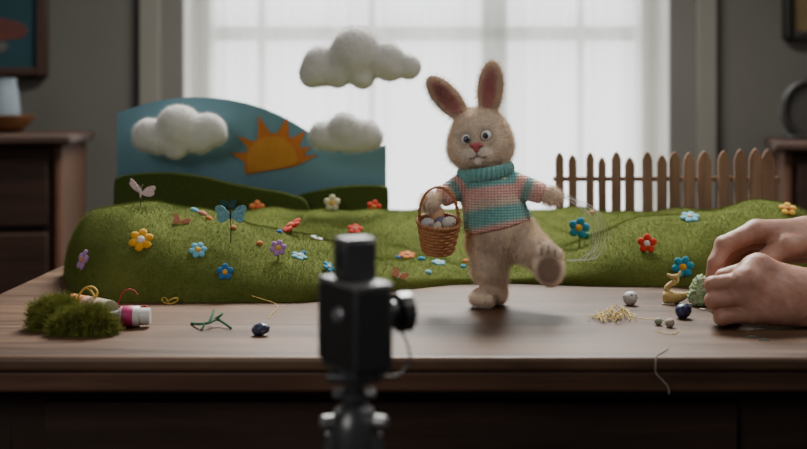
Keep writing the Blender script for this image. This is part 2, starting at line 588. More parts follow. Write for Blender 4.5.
# ------------------------------------------------------------------ felt landscape
def tab(xs, ys):
    g = np.linspace(-0.395, 0.60, 600)
    v = np.interp(g, xs, ys)
    k = np.exp(-np.linspace(-2, 2, 25)**2); k /= k.sum()
    vp = np.pad(v, 12, mode='edge')
    return g, np.convolve(vp, k, 'valid')
HX = [-.391, -.388, -.384, -.376, -.362, -.348, -.309, -.276, -.226, -.170, -.115, -.059, -.004, .065, .134, .187, .244, .291, .338, .386, .419, .453, .477, .52, .55, .58]
HC = [.004, .022, .038, .0525, .065, .0745, .087, .0895, .0785, .062, .0485, .0345, .019, .011, .011, .026, .0485, .0612, .0683, .0778, .0825, .0778, .0683, .046, .03, .006]
YFX = [-.391, -.38, -.37, -.361, -.345, -.327, -.30, -.2835, -.25, -.1, -.05, 0, .05, .12, .2, .3, .4, .5, .58]
YF = [1.285, 1.25, 1.222, 1.197, 1.163, 1.138, 1.108, 1.099, 1.098, 1.10, 1.13, 1.178, 1.213, 1.22, 1.205, 1.197, 1.205, 1.25, 1.36]
YCX = [-.391, -.37, -.33, -.2, -.1, 0, .13, .187, .244, .34, .45, .52, .58]
YC = [1.29, 1.27, 1.24, 1.23, 1.23, 1.26, 1.285, 1.30, 1.31, 1.31, 1.315, 1.33, 1.40]
YBX = [-.391, -.375, -.35, -.3, .5, .58]
YB = [1.32, 1.40, 1.47, 1.535, 1.535, 1.46]
HBX = [-.391, -.37, -.34, -.28, .45, .52, .58]
HB = [.003, .03, .045, .052, .052, .045, .004]
_t = {k: (tab(a, b) if k not in ('hc', 'hb') else None) for k, a, b in (('yf', YFX, YF), ('yc', YCX, YC), ('yb', YBX, YB), ('hc', HX, HC), ('hb', HBX, HB))}
g0 = np.linspace(-0.391, 0.58, 800)
def sm(xs, ys):
    v = np.interp(g0, xs, ys); w_ = np.minimum(1, np.minimum(g0+0.391, 0.58-g0)/0.03)
    k = np.exp(-np.linspace(-2, 2, 41)**2); k /= k.sum()
    s = np.convolve(np.pad(v, 20, mode='edge'), k, 'valid')
    return g0, v*(1-w_) + s*w_
_t['hc'] = sm(HX, HC); _t['hb'] = sm(HBX, HB)
def tv(k, X): return np.interp(X, _t[k][0], _t[k][1])

def terrain(X, Y):
    X = np.asarray(X, float); Y = np.asarray(Y, float)
    yf, yc, hc, hb, yb = (tv(k, X) for k in ('yf', 'yc', 'hc', 'hb', 'yb'))
    t = np.clip((Y-yf)/np.maximum(yc-yf, 1e-4), 0, 1)
    q = 1-(1-t)**2.0
    rr = np.clip(np.interp(hc, [0.015, 0.05], [0.30, 0.52]), 0, 1)
    fr = hc*q**rr
    s = np.clip((Y-yc)/np.maximum(yb-yc, 1e-4), 0, 1)
    sm_ = s*s*(3-2*s)
    dip = np.interp(hc, [0.015, 0.03, 0.075], [0.0, 0.010, 0.034])
    h = np.where(Y < yc, fr, hc*(1-sm_)+hb*sm_ - dip*np.sin(np.pi*s**0.9)**2)
    h = np.maximum(h, 0)
    und = 0.0035*np.sin(X*38+1.0+Y*9)*np.sin(Y*31+X*6) + 0.0016*np.sin(X*90+2)*np.sin(Y*77)
    edge = np.minimum(1, np.minimum(h/0.02, 1)) * np.clip((Y-yf)/0.05, 0, 1)
    h = h + und*edge
    h = np.where((Y < yf-1e-6) | (Y > yb+1e-6) | (X < -.391) | (X > .58), 0, h)
    return h

tu = np.linspace(0, 1, 260)
XS = -.391 + (0.971)*(0.5-0.5*np.cos(np.pi*tu))*0.55 + 0.971*tu*0.45
t1 = (1-np.cos(np.linspace(0, np.pi/2, 60)))
t2 = np.linspace(0, 1, 60)[1:]
rows = []
for X in XS:
    yf, yc, yb = float(tv('yf', X)), float(tv('yc', X)), float(tv('yb', X))
    ys = np.concatenate([yf + (yc-yf)*t1, yc+(yb-yc)*t2])
    h = terrain(np.full_like(ys, X), ys)
    col = np.stack([np.full_like(ys, X), ys, TZ+0.0012+h], 1)
    col = np.concatenate([[[X, yf, TZ+0.0003]], col, [[X, yb, TZ+0.0003]]])
    rows.append(col)
G = np.array(rows)
nx_, ny_ = G.shape[:2]
I = np.arange(nx_*ny_).reshape(nx_, ny_)
Q = np.stack([I[:-1, :-1], I[1:, :-1], I[1:, 1:], I[:-1, 1:]], -1).reshape(-1, 4)
Vt = G.reshape(-1, 3)
nz1 = fbm(Vt, 22, 3.1); nz2 = fbm(Vt, 90, 8.0)
kk = np.clip(0.5 + 0.45*nz1 + 0.2*nz2, 0, 1)[:, None]
cols = (np.array([[0.092, 0.116, 0.024]])*(1-kk) + np.array([[0.165, 0.192, 0.046]])*kk)
M_turf = mat('green_felt', (1, 1, 1), 0.95, (0.75, 0.78, 0.7), 400, 0.6, 900, attr='Col', spec=0.1)
M_turfh = mat('green_felt_pile', (1, 1, 1), 0.9, (0.85, 0.87, 0.8), 300, 0, attr='Col', spec=0.1)
land = npmesh('felt_landscape', Vt, Q, M_turf, loc=(0.08, 1.35, TZ), cols=cols)
land.data.materials.append(M_turfh)
props(land, 'rolling green felt landscape with two mounds covering the table', 'model landscape')
fur(land, 380000, 0.0015, 0.00017, rnd=2.2, slot=2, seed=3)

def hit(px, py, dmin=1.0, dmax=1.56):
    ds = np.linspace(dmin, dmax, 1500)
    X = (px-CX)*ds/F; Z = CH-(py-HZ)*ds/F
    hh = TZ + terrain(X, ds)
    k = np.nonzero((Z <= hh+0.001) & (hh > TZ+0.002))[0]
    if not len(k):
        k = [int(np.argmin(np.abs(Z-hh)))]
    d = ds[k[0]]
    X0 = float((px-CX)*d/F)
    e = 0.003
    n = Vector((float(terrain(X0-e, d)-terrain(X0+e, d)), float(terrain(X0, d-e)-terrain(X0, d+e)), 2*e)).normalized()
    return Vector((X0, d, float(TZ+terrain(X0, d)))), n

# ------------------------------------------------------------------ backdrop board, felt hill cutouts
M_board = mat('blue_board_paint', (0.125, 0.25, 0.305), 0.8, (0.11, 0.23, 0.285), 6, 0.1, 200)
M_sun = mat('sun_paint', (0.52, 0.225, 0.030), 0.8, (0.46, 0.19, 0.022), 60)
M_ray = mat('sun_ray_paint', (0.50, 0.155, 0.022), 0.8, (0.42, 0.125, 0.02), 60)
M_fhill = mat('dark_green_felt', (0.060, 0.082, 0.018), 0.95, (0.042, 0.058, 0.013), 250, 0.6, 600, spec=0.1)
BD = 1.585
def W(px, py, d=BD): return ((px-CX)*d/F, CH-(py-HZ)*d/F)
top = [(117,113),(130,108.5),(145,104),(160,100.5),(178,98),(194,97),(212,97.6),(230,99.8),(248,103.6),(265,109),(280,115.5),(294,123),(307,131),(318,139),(328,147),(340,150.5),(355,150.5),(370,148.5),(386,145)]
poly = [W(x, y) for x, y in top]
poly = [(poly[0][0], TZ)] + poly + [(poly[-1][0], TZ)]
bd = MB().prism(poly, BD, BD+0.008).build('scenery_board', M_board, smooth=0, loc=((252-CX)*BD/F, BD, TZ))
props(bd, 'blue painted sky board with an arched top and orange sun', 'backdrop')
def bpart(name, pts, y0, m):
    o = MB().prism([W(x, y) for x, y in pts], y0, BD-0.0002).build(name, m, smooth=0, loc=bd.location)
    o.parent = bd; o.location = (0, 0, 0)
rays = [(245.5,174.5),(244.5,162),(230.5,153),(246.5,152.5),(248,148),(237,135.5),(254,141.5),(258,138),(258.5,115.5),(270,132.5),(276.5,133.5),(287.5,117),(289,136.5),(292.5,138),(306,130),(299.5,146.5),(301,147.5),(311.5,147),(305,153),(306,156),(318.5,154.5),(300,164),(292,167)]
bpart('sun_rays', rays, BD-0.002, M_ray)
arc = [(249+0.0, 171.5)]
for k in range(0, 17):
    a = math.radians(196 - k*12.4)
    arc.append((272.5+25.2*math.cos(a), 160.5-25.2*math.sin(a)*0.98))
arc += [(291, 165), (270, 170)]
bpart('sun_disc', arc, BD-0.004, M_sun)
# easel feet behind the board
for x in (-0.33, -0.10):
    vs = [(x, BD+0.008, TZ), (x, BD+0.07, TZ), (x, BD+0.008, TZ+0.12)]
    o = MB().add(vs + [(a+0.006, b, c) for a, b, c in vs], [(0,1,2), (5,4,3), (0,3,4,1), (1,4,5,2), (2,5,3,0)])
    o = o.build('support_foot', M_edge, smooth=0, loc=bd.location); o.parent = bd; o.location = (0, 0, 0)

def felt_hill(pts, d, label, th):
    pl = [W(x, y, d) for x, y in spl2(pts)]
    pl = [(pl[0][0]+0.002, TZ)] + pl + [(pl[-1][0]-0.002, TZ)]
    xm = sum(p[0] for p in pl)/len(pl)
    o = MB().prism(pl, d, d+th).build('felt_hill', M_fhill, smooth=0, loc=(xm, d+th/2, TZ), bevel=0.004, seg=3)
    o.data.materials.append(M_fhill)
    props(o, label, 'model hill', 'felt hill cutouts before the board')
    fur(o, 26000, 0.004, 0.00035, rnd=0.6, slot=2, seed=5)
    return o
def spl2(pts):
    return [(v.x, v.y) for v in spline([(x, y, 0) for x, y in pts], 5)]
felt_hill([(113,215),(113.5,184),(117,177.5),(128,174.5),(145,173),(165,172.5),(185,174),(205,177),(225,182),(245,186),(262,189),(280,192),(293,195.5),(303,199),(308,206),(309,215)], 1.5405, 'dark green felt hill, the long one sloping down below the sun', 0.016)
felt_hill([(270,204),(290,198),(305,193.5),(320,190),(337,187),(355,185.5),(372,185.5),(383,186.5),(388,190),(388.5,215)], 1.561, 'dark green felt hill, the short one ending at the plain corner of the board', 0.016)

# ------------------------------------------------------------------ cotton clouds
M_cloud = mat('cotton_wool', (0.62, 0.61, 0.585), 0.95, (0.57, 0.56, 0.535), 60, 0.5, 220, sheen=0.3, spec=0.1)
M_line = mat('nylon_line', (0.6, 0.6, 0.6), 0.4)
def cloud(lobes, d, flat, label, line_top, seed):
    C = [(P(x, y, d + dd), r*d/F) for x, y, r, dd in lobes]
    def fn(p):
        D = None
        for c, r in C:
            e = d_ell(p, c, (r, r*flat, r))
            D = e if D is None else smin(D, e, 0.008)
        return D
    lo = [min(c[i]-r for c, r in C)-0.012 for i in range(3)]
    hi = [max(c[i]+r for c, r in C)+0.012 for i in range(3)]
    V, Qd = nets(fn, lo, hi, 0.0022)
    V = V + np.stack([fbm(V, 45, seed), fbm(V, 45, seed+20), fbm(V, 45, seed+40)], 1)*0.0010
    ctr = P(lobes[0][0], lobes[0][1], d)
    o = npmesh('cotton_cloud', V, Qd, M_cloud, loc=ctr)
    o.data.materials.append(M_cloud)
    props(o, label, 'cloud', 'cotton clouds')
    fur(o, 9000, 0.0030, 0.00022, rnd=1.2, slot=2, seed=seed)
    if line_top:
        x, y, r, dd = lobes[0]
        a = P(x, y-r*0.8, d)
        l = MB().tube([a, Vector((a.x, a.y, CZ))], 0.00012, 5).build('hanging_line', M_line, loc=ctr)
        l.parent = o; l.location = (0, 0, 0)
    else:
        x, y, r, dd = lobes[0]
        a = P(x, y, d)
        l = MB().cyl(a, Vector((a.x, BD-0.0005, a.z)), 0.002).build('peg', M_line, loc=ctr)
        l.parent = o; l.location = (0, 0, 0)
    return o
cloud([(179,127.5,22.5,0),(150,135,16.8,.004),(160,139,15,0),(209,130.5,17.2,.003),(199,140,14,0),(176,146,13,0),(217,136,8.5,0),(143,139,10,.004)], 1.535, 0.75, 'white cotton cloud on the blue board, beside the sun', False, 1)
cloud([(356,52,25,0),(322,66,20.5,.004),(312,75,12.5,0),(386,60,19,.003),(409,67,12.5,.004),(362,76,13,0),(338,74,14,0),(390,70,11,0)], 1.47, 0.8, 'largest white cotton cloud, hanging highest before the window', True, 11)
cloud([(344,129,16,0),(322,136,13.5,.002),(366,135.5,15,.002),(346,143,9,0),(333,142,9,0),(356,141,10,0),(374,138,8,0)], 1.52, 0.8, 'smallest white cotton cloud, at the low corner of the board', False, 31)

# ------------------------------------------------------------------ picket fence
M_fence = wood('fence_wood', (0.15, 0.082, 0.055), (0.30, 0.18, 0.125), axis='Z', rough=0.75, spec=0.2)
FD = 1.553
fx = [75,108,150,182,216,250,295,330,363,398,438,486,526,562,596]
ft = [130,136,130,142,128,142,128,136,128,130,126,126,122,120,122]
fw = [17,17,16,16,20,20,21,20,22,23,28,24,25,26,27]
fb = empty('picket_fence', P(660, 210, FD) * 1.0, 'small brown wooden picket fence standing at the back of the landscape', 'fence')
fb.location.z = TZ + 0.03
for i, (x, t_, w_) in enumerate(zip(fx, ft, fw)):
    px = 530 + x/2.494; py = 100 + t_/2.494; hw = w_/2.494/2*FD/F*1.2
    c = P(px, py, FD)
    h = hw*1.5
    jit = random.uniform(-1, 1)*0.0012
    pl = [(c.x-hw, TZ), (c.x+hw, TZ), (c.x+hw+jit, c.z-h*1.1), (c.x+hw*0.55+jit, c.z-h*0.35), (c.x+jit, c.z), (c.x-hw*0.55+jit, c.z-h*0.35), (c.x-hw+jit, c.z-h*1.1)]
    o = MB().prism(pl, FD, FD+0.005).build('picket', M_fence, fb, bevel=0.0008, smooth=30, loc=fb.location)
    o.location = (0, 0, 0)
a = P(553, 179, FD+0.0075); b = P(780, 179.5, FD+0.0075)
o = MB().box((a.x, FD+0.0052, a.z-0.0032), (b.x, FD+0.010, a.z+0.0032)).build('rail', M_fence, fb, bevel=0.0008, loc=fb.location); o.location = (0,0,0)

# ------------------------------------------------------------------ felt flowers, butterflies, beads
MC = {}
def felt(col, nm):
    if nm not in MC:
        MC[nm] = mat(nm + '_felt', col, 0.9, tuple(c*0.82 for c in col), 500, 0.5, 900, sheen=0.2, spec=0.15)
    return MC[nm]
YEL = felt((0.72, 0.36, 0.02), 'marigold'); WHT = felt((0.72, 0.70, 0.66), 'white'); LBL = felt((0.18, 0.48, 0.60), 'sky_blue')
BLU = felt((0.035, 0.17, 0.40), 'blue'); TEA = felt((0.03, 0.28, 0.42), 'turquoise'); PUR = felt((0.42, 0.24, 0.50), 'lilac')
RED = felt((0.62, 0.045, 0.025), 'red'); ORA = felt((0.62, 0.20, 0.05), 'orange'); CRE = felt((0.62, 0.58, 0.38), 'cream')
COR = felt((0.60, 0.25, 0.16), 'coral'); GRN = felt((0.03, 0.20, 0.12), 'bottle_green'); PNK = felt((0.68, 0.48, 0.46), 'pale_pink')
YC_ = felt((0.72, 0.42, 0.06), 'egg_yolk'); DGR = felt((0.02, 0.12, 0.045), 'stem_green')
M_wire = mat('dark_wire', (0.03, 0.03, 0.025), 0.5)

def orient(n, roll=0.0):
    q = n.normalized().to_track_quat('Z', 'Y').to_matrix()
    return q @ Matrix.Rotation(roll, 3, 'Z')

def flower(px, py, rpx, pm, cm, label, npet=5, face=0.75, roll=0.3, stem=0.0, name='felt_flower', tilt=None, lift=0.35, d=None, sq=1.0):
    if d is None:
        p, n = hit(px, py)
    else:
        p = P(px, py, d); n = Vector((0, -0.5, 0.8))
    R = rpx*p.y/F
    if stem:
        p, n = hit(px, py + stem)
        p0 = p.copy()
        p = P(px, py, p.y)
    tc = (Vector((0, 0, CH)) - p).normalized()
    nn = (n*(1-face) + tc*face).normalized() if tilt is None else Vector(tilt).normalized()
    base = p
    if not stem and d is None:
        om = orient(nn, roll)
        for step in range(80):
            base = P(px, py, p.y - 0.0004*step)
            ok = True
            for k in range(16):
                a = 2*math.pi*k/16
                q = base + om @ Vector((R*0.9*math.cos(a), R*0.9*math.sin(a), 0))
                if q.z < TZ + float(terrain(q.x, q.y)) + 0.0015: ok = False
            if ok: break
    root = empty(name, base, label, 'flower', 'felt flowers on the landscape', orient(nn, roll))
    pet = MB().ell((R*0.59, 0, 0), (R*0.42, R*0.39*(5/npet)**0.5, R*0.19), 16, 10)
    me = None
    for k in range(npet):
        if me is None:
            o = pet.build('petal', pm, root, smooth=80); me = o
        else:
            o = me.copy(); COL.objects.link(o); o.parent = root
        o.rotation_euler = (0, 0, 2*math.pi*k/npet)
    MB().ell((0, 0, R*0.12), (R*0.32, R*0.32, R*0.18), 14, 8).build('center', cm, root, smooth=80)
    if stem:
        inv = orient(nn, roll).transposed()
        a = inv @ (p0 - p)
        MB().tube([Vector((0, 0, -R*0.1)), a*0.5 + Vector((R*0.05, 0, 0)), a*1.05], 0.0007, 6).build('stem', M_wire, root)
    return root

flower(141,240,12.5, YEL, WHT, 'orange-yellow felt flower with white centre on the tall mound', 6, 0.45, 0.35)
flower(83,260,11, PUR, COR, 'lilac felt flower with coral centre, edge on at the steep end of the tall mound', 5, 0.3, 0.2, tilt=(-0.55, -0.45, 0.25), lift=1.0)
flower(198,250,9.2, LBL, YC_, 'sky blue felt flower with yellow centre, left of the teal butterfly wire'.replace('left of', 'below'), 6, 0.45, 0.1)
flower(225,272,8.6, BLU, YC_, 'deep blue five-petal felt flower low on the front of the mound', 5, 0.85, 0.3)
flower(278,248,8.5, PUR, YC_, 'lilac felt flower with yellow centre on a short dark stem', 6, 0.75, 0.2, stem=11)
flower(291,226,10.5, RED, ORA, 'red felt flower tilted on its stem behind the lilac one', 5, 0.5, 0.5, stem=8, tilt=(-0.54, -0.22, 0.84))
flower(257,208,8.0, ORA, RED, 'orange-red felt flower out of focus below the dark felt hills', 5, 0.8, 0.3, d=1.531)
flower(332,203,8.5, CRE, YC_, 'cream felt flower at the foot of the dark felt hills', 5, 0.9, 0.3, d=1.531)
flower(374,207,7.5, RED, ORA, 'red felt flower at the board corner beside the window', 5, 0.7, 0.1, d=1.531)
flower(355,229,8, RED, COR, 'red felt flower just above the finder of the dark camera', 5, 0.4, 0.1)
flower(329,267,7.5, TEA, WHT, 'small teal and white felt flower lying beside the dark camera', 5, 0.3, 0.5, tilt=(0.5, -0.35, 0.6))
flower(579,228,9.8, TEA, YC_, 'turquoise felt flower on a thin stem beside the white threads', 5, 0.85, 0.1, stem=20)
flower(647,243.5,9.8, RED, WHT, 'red felt flower with white centre on the fence-side mound', 5, 0.85, 0.3)
flower(690,217,9.8, LBL, CRE, 'pale blue felt flower with cream centre on the ridge of the fence-side mound', 6, 0.3, 0.2)
flower(683,267,11, TEA, YEL, 'turquoise felt flower with yellow centre behind the straw figure', 6, 0.95, 0.2)
flower(788,209,9, YC_, ORA, 'yellow felt flower on the ridge above the hands', 5, 0.3, 0.2)
flower(407,255,9, ORA, COR, 'orange felt flower lying flat on the lawn near the basket', 6, 0.15, 0.2)
flower(439,262.5,7.5, LBL, WHT, 'pale blue felt flower lying flat on the lawn below the basket', 5, 0.15, 0.2)
flower(299,256,8.5, LBL, WHT, 'pale blue and white felt flower lying flat near the dark camera', 5, 0.12, 0.5)
flower(317,238,7.0, WHT, GRN, 'white felt flower with green centre lying flat on the lawn', 5, 0.12, 0.5)

def bead(px, py, rpx, m, label, sq=(1, 1, 0.85), cat='bead', name='felt_bead', ang=0.0):
    p, n = hit(px, py)
    R = rpx*p.y/F
    mb = MB().ell((0, 0, 0), (R*sq[0], R*sq[1], R*sq[2]), 18, 12)
    o = mb.build(name, m, smooth=80)
    o.location = p + n*R*sq[2]*0.5
    o.rotation_euler = (0, ang, 0)
    return props(o, label, cat, 'felt beads scattered on the landscape')
bead(398,258.5,3.2, BLU, 'blue round bead on the lawn beside the flat orange flower')
bead(421.5,260,4.0, TEA, 'teal oval bead on the lawn under the basket', (1.1, 0.8, 0.75))
bead(428,273,3.4, LBL, 'light blue round bead nearest the front edge of the lawn')
bead(465.5,262.5,3.4, ORA, 'orange bead touching a blue one beside the standing leg')
bead(463,267.5,3.2, TEA, 'blue bead touching an orange one beside the standing leg')
bead(429.5,255,2.8, GRN, 'dark green bead just below the basket')
bead(195,211.5,4.2, LBL, 'pale blue oval bead at the top of a row of three', (1.3, 0.8, 0.7), ang=0.5)
bead(203,214.5,4.2, COR, 'coral oval bead in the middle of a row of three', (1.3, 0.8, 0.7), ang=0.5)
bead(209.5,219.5,3.8, ORA, 'orange oval bead at the low end of a row of three', (1.2, 0.8, 0.7), ang=0.7)
bead(233,228.5,3.4, ORA, 'orange bead beside the wire of the teal butterfly')
bead(259.5,244,3.5, ORA, 'orange bead on the slope beside the lilac stemmed flower')
bead(279,232.5,3.2, BLU, 'blue bead under the tilted red flower')
bead(303,253.5,3.0, BLU, 'blue bead resting by the flat pale blue flower')
bead(592,213,2.8, COR, 'small coral bead behind the white threads')
bead(588,239,4.6, GRN, 'dark green egg-shaped bead below the turquoise stemmed flower', (0.8, 0.8, 1.15))

def butterfly(px, py, Rpx, m, body_m, label, stem_py, yaw, wing_lift, name='felt_butterfly', asp=(1, 1), tw=(0, 0), sy=(1, 1), lifts=None, roll=0.0, d=None):
    if d is None:
        g, n = hit(px, stem_py) if stem_py else hit(px, py)
        c = P(px, py, g.y) if stem_py else g + n*0.004
    else:
        c = P(px, py, d); g = None
    R = Rpx*c.y/F
    root = empty(name, c, label, 'butterfly', 'felt butterflies')
    rot = Matrix.Rotation(yaw, 3, 'Z') @ Matrix.Rotation(roll, 3, 'Y')
    for s in (-1, 1):
        w = MB()
        up = [(0.02,-0.02),(0.18,0.22),(0.45,0.52),(0.75,0.62),(0.97,0.55),(1.02,0.35),(0.93,0.12),(0.86,0.02),(0.90,-0.15),(0.84,-0.38),(0.62,-0.50),(0.38,-0.44),(0.16,-0.26)]
        pts = [(v.x, v.y) for v in spline([(x, y, 0) for x, y in up], 4, True)]
        w.prism([(x*R*asp[s > 0], y*R*sy[s > 0]) for x, y in pts], -R*0.03, R*0.03)
        wm = Matrix.Rotation(-tw[s > 0], 3, 'Y') @ Matrix.Rotation(wing_lift, 3, 'Z')
        w.v = [tuple(rot @ (Matrix.Diagonal((s, 1, 1)) @ (wm @ Vector(v)))) for v in w.v]
        w.build('wing', m, root, smooth=30)
    MB().tube([rot @ Vector((0, 0, z*R)) for z in (-0.35, -0.2, 0, 0.2, 0.32)], [R*.03, R*.07, R*.08, R*.07, R*.03], 8).build('body', body_m, root)
    ant = MB()
    for s in (-1, 1):
        ant.tube([rot @ Vector((0, 0, 0.3*R)), rot @ Vector((s*0.1*R, 0, 0.5*R)), rot @ Vector((s*0.2*R, 0, 0.58*R))], R*0.015, 5)
    ant.build('antenna', body_m, root)
    if stem_py and g is not None:
        MB().tube([Vector((0, 0, -R*0.2)), (g-c)*0.5+Vector((0.0006, 0, 0)), (g-c)+Vector((0, 0, -0.003))], 0.0006, 6).build('wire', M_wire, root)
    return root
M_glit = mat('teal_glitter', (0.22, 0.50, 0.55), 0.5, (0.01, 0.12, 0.17), 800, 0.3, 900)
M_pglit = mat('pink_glitter', (0.66, 0.50, 0.50), 0.6, (0.42, 0.28, 0.30), 600, 0.3, 900)
butterfly(230.5,215,15.5, M_glit, M_wire, 'teal speckled butterfly on a dark wire above the mound', 243, 0.0, 0.12)
butterfly(140.5,193,15, M_pglit, M_pglit, 'pale pink butterfly on a wire at the top of the tall mound', 206, 0.0, 0.25, asp=(1.2, 1.0), tw=(0.78, 0.10), sy=(0.36, 0.62))
butterfly(181,224,9, COR, YEL, 'coral and cream butterfly lying on the slope of the tall mound', None, 0.2, 0.25, roll=0.35)
butterfly(398,277.5,9, COR, CRE, 'coral butterfly lying by the front edge of the lawn beside the dark camera', None, 0.3, 0.25, roll=0.5)
butterfly(228,205,8, mat('dim_teal_felt', (0.02, 0.085, 0.11), 0.9), M_wire, 'blurred dark teal butterfly at the foot of the long felt hill', None, 0, 0.2, d=1.530)

# ------------------------------------------------------------------ the toy rabbit
D0 = 1.083
MM = D0/F           # metres per photo pixel at the rabbit
def R3(px, py, v=0.0): return P(px, py, D0 + v*MM)
def rotz2(deg):     # turn in the picture plane, clockwise positive
    return np.array(Matrix.Rotation(math.radians(deg), 3, 'Y'))
def E(p, px, py, v, r, deg=0.0, extra=None):
    R = Matrix.Rotation(math.radians(deg), 3, 'Y')
    if extra is not None: R = R @ extra
    return d_ell(p, R3(px, py, v), [x*MM for x in r], np.array(R))
def Cp(p, a, b, ra, rb): return d_cap(p, R3(*a), R3(*b), ra*MM, rb*MM)
foot0 = Vector((R3(489, 306).x, D0, TZ))

EARL = dict(a=(466, 119, 2), b=(434, 84, 4)); EARR = dict(a=(489, 118, 3), b=(489.5, 66, 6))
def ear_parts(p, side):
    if side == 0:
        c, r, dg = (446.8, 98, 2), (12.4, 5.4, 28), -42
        ci, ri = (445.8, 97.3, -5.0), (7.6, 3.4, 22)
    else:
        c, r, dg = (490.3, 89, 3), (12.8, 5.3, 28.8), 5
        ci, ri = (489.0, 88.5, -3.8), (6.8, 3.4, 22)
    return E(p, *c, r, dg), E(p, *ci, ri, dg)

def body_sdf(p):
    k = 6*MM
    D = E(p, 480.5, 141, 0, (31.5, 29, 29.5), -6)
    for e in (E(p, 465, 151.5, -9, (15.5, 15, 13.5)), E(p, 496, 148.5, -7, (15, 16, 14)), E(p, 479, 124, 0, (21, 19, 14))):
        D = smin(D, e, 9*MM)
    for e in (E(p, 470.3, 155.5, -22.5, (8.8, 7.8, 7.2)), E(p, 484.5, 154, -23, (9.2, 8, 7.2)), E(p, 478, 148.5, -25, (6.5, 5, 6))):
        D = smin(D, e, 4*MM)
    D = smin(D, E(p, 478.4, 161.0, -23.5, (5.2, 6, 4.6)), 2*MM)
    # brow and eye sockets
    D = smax(D, -E(p, 466.2, 139.5, -27.0, (5.2, 4.5, 5.5)), 3*MM)
    D = smax(D, -E(p, 486, 135.5, -28.0, (5.8, 4.8, 5.8)), 3*MM)
    for s in (0, 1):
        e, i = ear_parts(p, s)
        e = smax(e, -i, 2*MM)
        D = smin(D, e, 5*MM)
    # neck, torso, hips
    T_ = Cp(p, (484, 165, 1), (490, 190, 2), 20, 24)
    T_ = smin(T_, Cp(p, (492, 195, 2), (500, 226, 3), 27, 30), k)
    T_ = smin(T_, E(p, 501, 236, 4, (33.5, 18, 27), -12), k)
    D = smin(D, T_, 4*MM)
    # arms and paws
    A = Cp(p, (463, 186, 0), (444, 196, -12), 9, 7.5)
    A = smin(A, E(p, 430.8, 202.2, -20, (8.8, 12.0, 9.6), 30), 3*MM)
    D = smin(D, A, 3*MM)
    A = Cp(p, (512, 184, 0), (541, 193.5, -8), 9, 7.5)
    A = smin(A, E(p, 551, 196, -10, (10.5, 7.8, 8.5), 14), 3*MM)
    D = smin(D, A, 3*MM)
    # standing leg and foot
    Lg = Cp(p, (489, 246, 2), (489, 266, 0), 19, 16)
    Lg = smin(Lg, Cp(p, (489, 268, 0), (497, 290, 4), 15, 10.5), 6*MM)
    Fo = Cp(p, (497, 296.5, 4), (484, 297.5, -6), 9.5, 9.0)
    Fo = smin(Fo, E(p, 481.5, 298, -8, (11.5, 13, 8.6)), 5*MM)
    for q in ((474.5, 299, -15), (482, 299.5, -19), (489, 299.8, -18)):
        Fo = smin(Fo, E(p, *q, (5.0, 5.5, 6)), 2.5*MM)
    Lg = smin(Lg, Fo, 5*MM)
    D = smin(D, Lg, 7*MM)
    # raised leg, sole turned to the viewer
    Lr = Cp(p, (518, 238, 0), (535, 250, -16), 19.5, 14.5)
    Lr = smin(Lr, Cp(p, (536, 251, -17), (546, 264, -26), 13.5, 12), 6*MM)
    tilt = Matrix.Rotation(math.radians(-10), 3, 'X')
    So = E(p, 548.5, 266, -33, (15, 9, 20.5), -14, tilt)
    for q in ((538.0, 251.5, -35), (545, 248.5, -36), (552.0, 249.5, -35), (557.5, 254, -34)):
        So = smin(So, E(p, *q, (5.2, 6.5, 6)), 3.5*MM)
    # flat sole
    So = smax(So, -E(p, 549, 272, -46.0, (11.5, 5.0, 13), -14, tilt), 3*MM)
    Lr = smin(Lr, So, 5*MM)
    D = smin(D, Lr, 6*MM)
    # keep the foot on the table
    return smax(D, (TZ + 0.0004) - p[..., 2], 1.5*MM)

def sweater_sdf(p, grow=0.0):
    k = 5*MM
    D = Cp(p, (486, 180, 1), (490, 196, 2), 23.0, 28.0)
    D = smin(D, Cp(p, (491, 198, 2), (497, 221, 3), 29.5, 34), 5*MM)
    S1 = Cp(p, (467, 183, 0), (444.5, 196, -11), 13, 10.5)
    S2 = Cp(p, (508, 182, 0), (540, 193, -8), 12.8, 10.5)
    D = smin(smin(D, S1, 6*MM), S2, 6*MM)
    # hem plane
    a = np.array(R3(465, 234)); b = np.array(R3(530, 218.5))
    u = (b-a)/np.linalg.norm(b-a)
    nrm = np.array([u[2], 0, -u[0]])        # downwards
    D = smax(D, (p - a.astype(np.float32)) @ nrm.astype(np.float32), 2.5*MM)
    # cuffs
    for q0, q1 in (((467, 183, 0), (441, 198, -12.5)), ((508, 182, 0), (543.5, 194.2, -9))):
        e = np.array(R3(*q1)); dd = e - np.array(R3(*q0)); dd /= np.linalg.norm(dd)
        near = np.linalg.norm(p - e.astype(np.float32), axis=-1) < 22*MM
        cut = (p - e.astype(np.float32)) @ dd.astype(np.float32)
        D = np.where(near, smax(D, cut, 1.5*MM), D)
    return D

lo = R3(412, 312, -60); hi = R3(572, 56, 45)
V, Qd = nets(body_sdf, (lo.x, lo.y, TZ-0.004), (hi.x, hi.y, hi.z), 0.0013)
V32 = V.astype(np.float32)
def to_px(V):
    d = V[:, 1]
    return V[:, 0]*F/d + CX, HZ + (CH - V[:, 2])*F/d, (d-D0)/MM
px, py, vv = to_px(V)
base = np.array([0.82, 0.68, 0.54])
nzb = fbm(V, 120, 1.5)[:, None]; nzc = fbm(V, 35, 4.5)[:, None]
cols = base*(1 + 0.18*nzb + 0.10*nzc)
def blend(mask, col, a=1.0):
    global cols
    mk = (np.clip(mask, 0, 1)*a)[:, None]
    cols = cols*(1-mk) + np.array([col])*mk
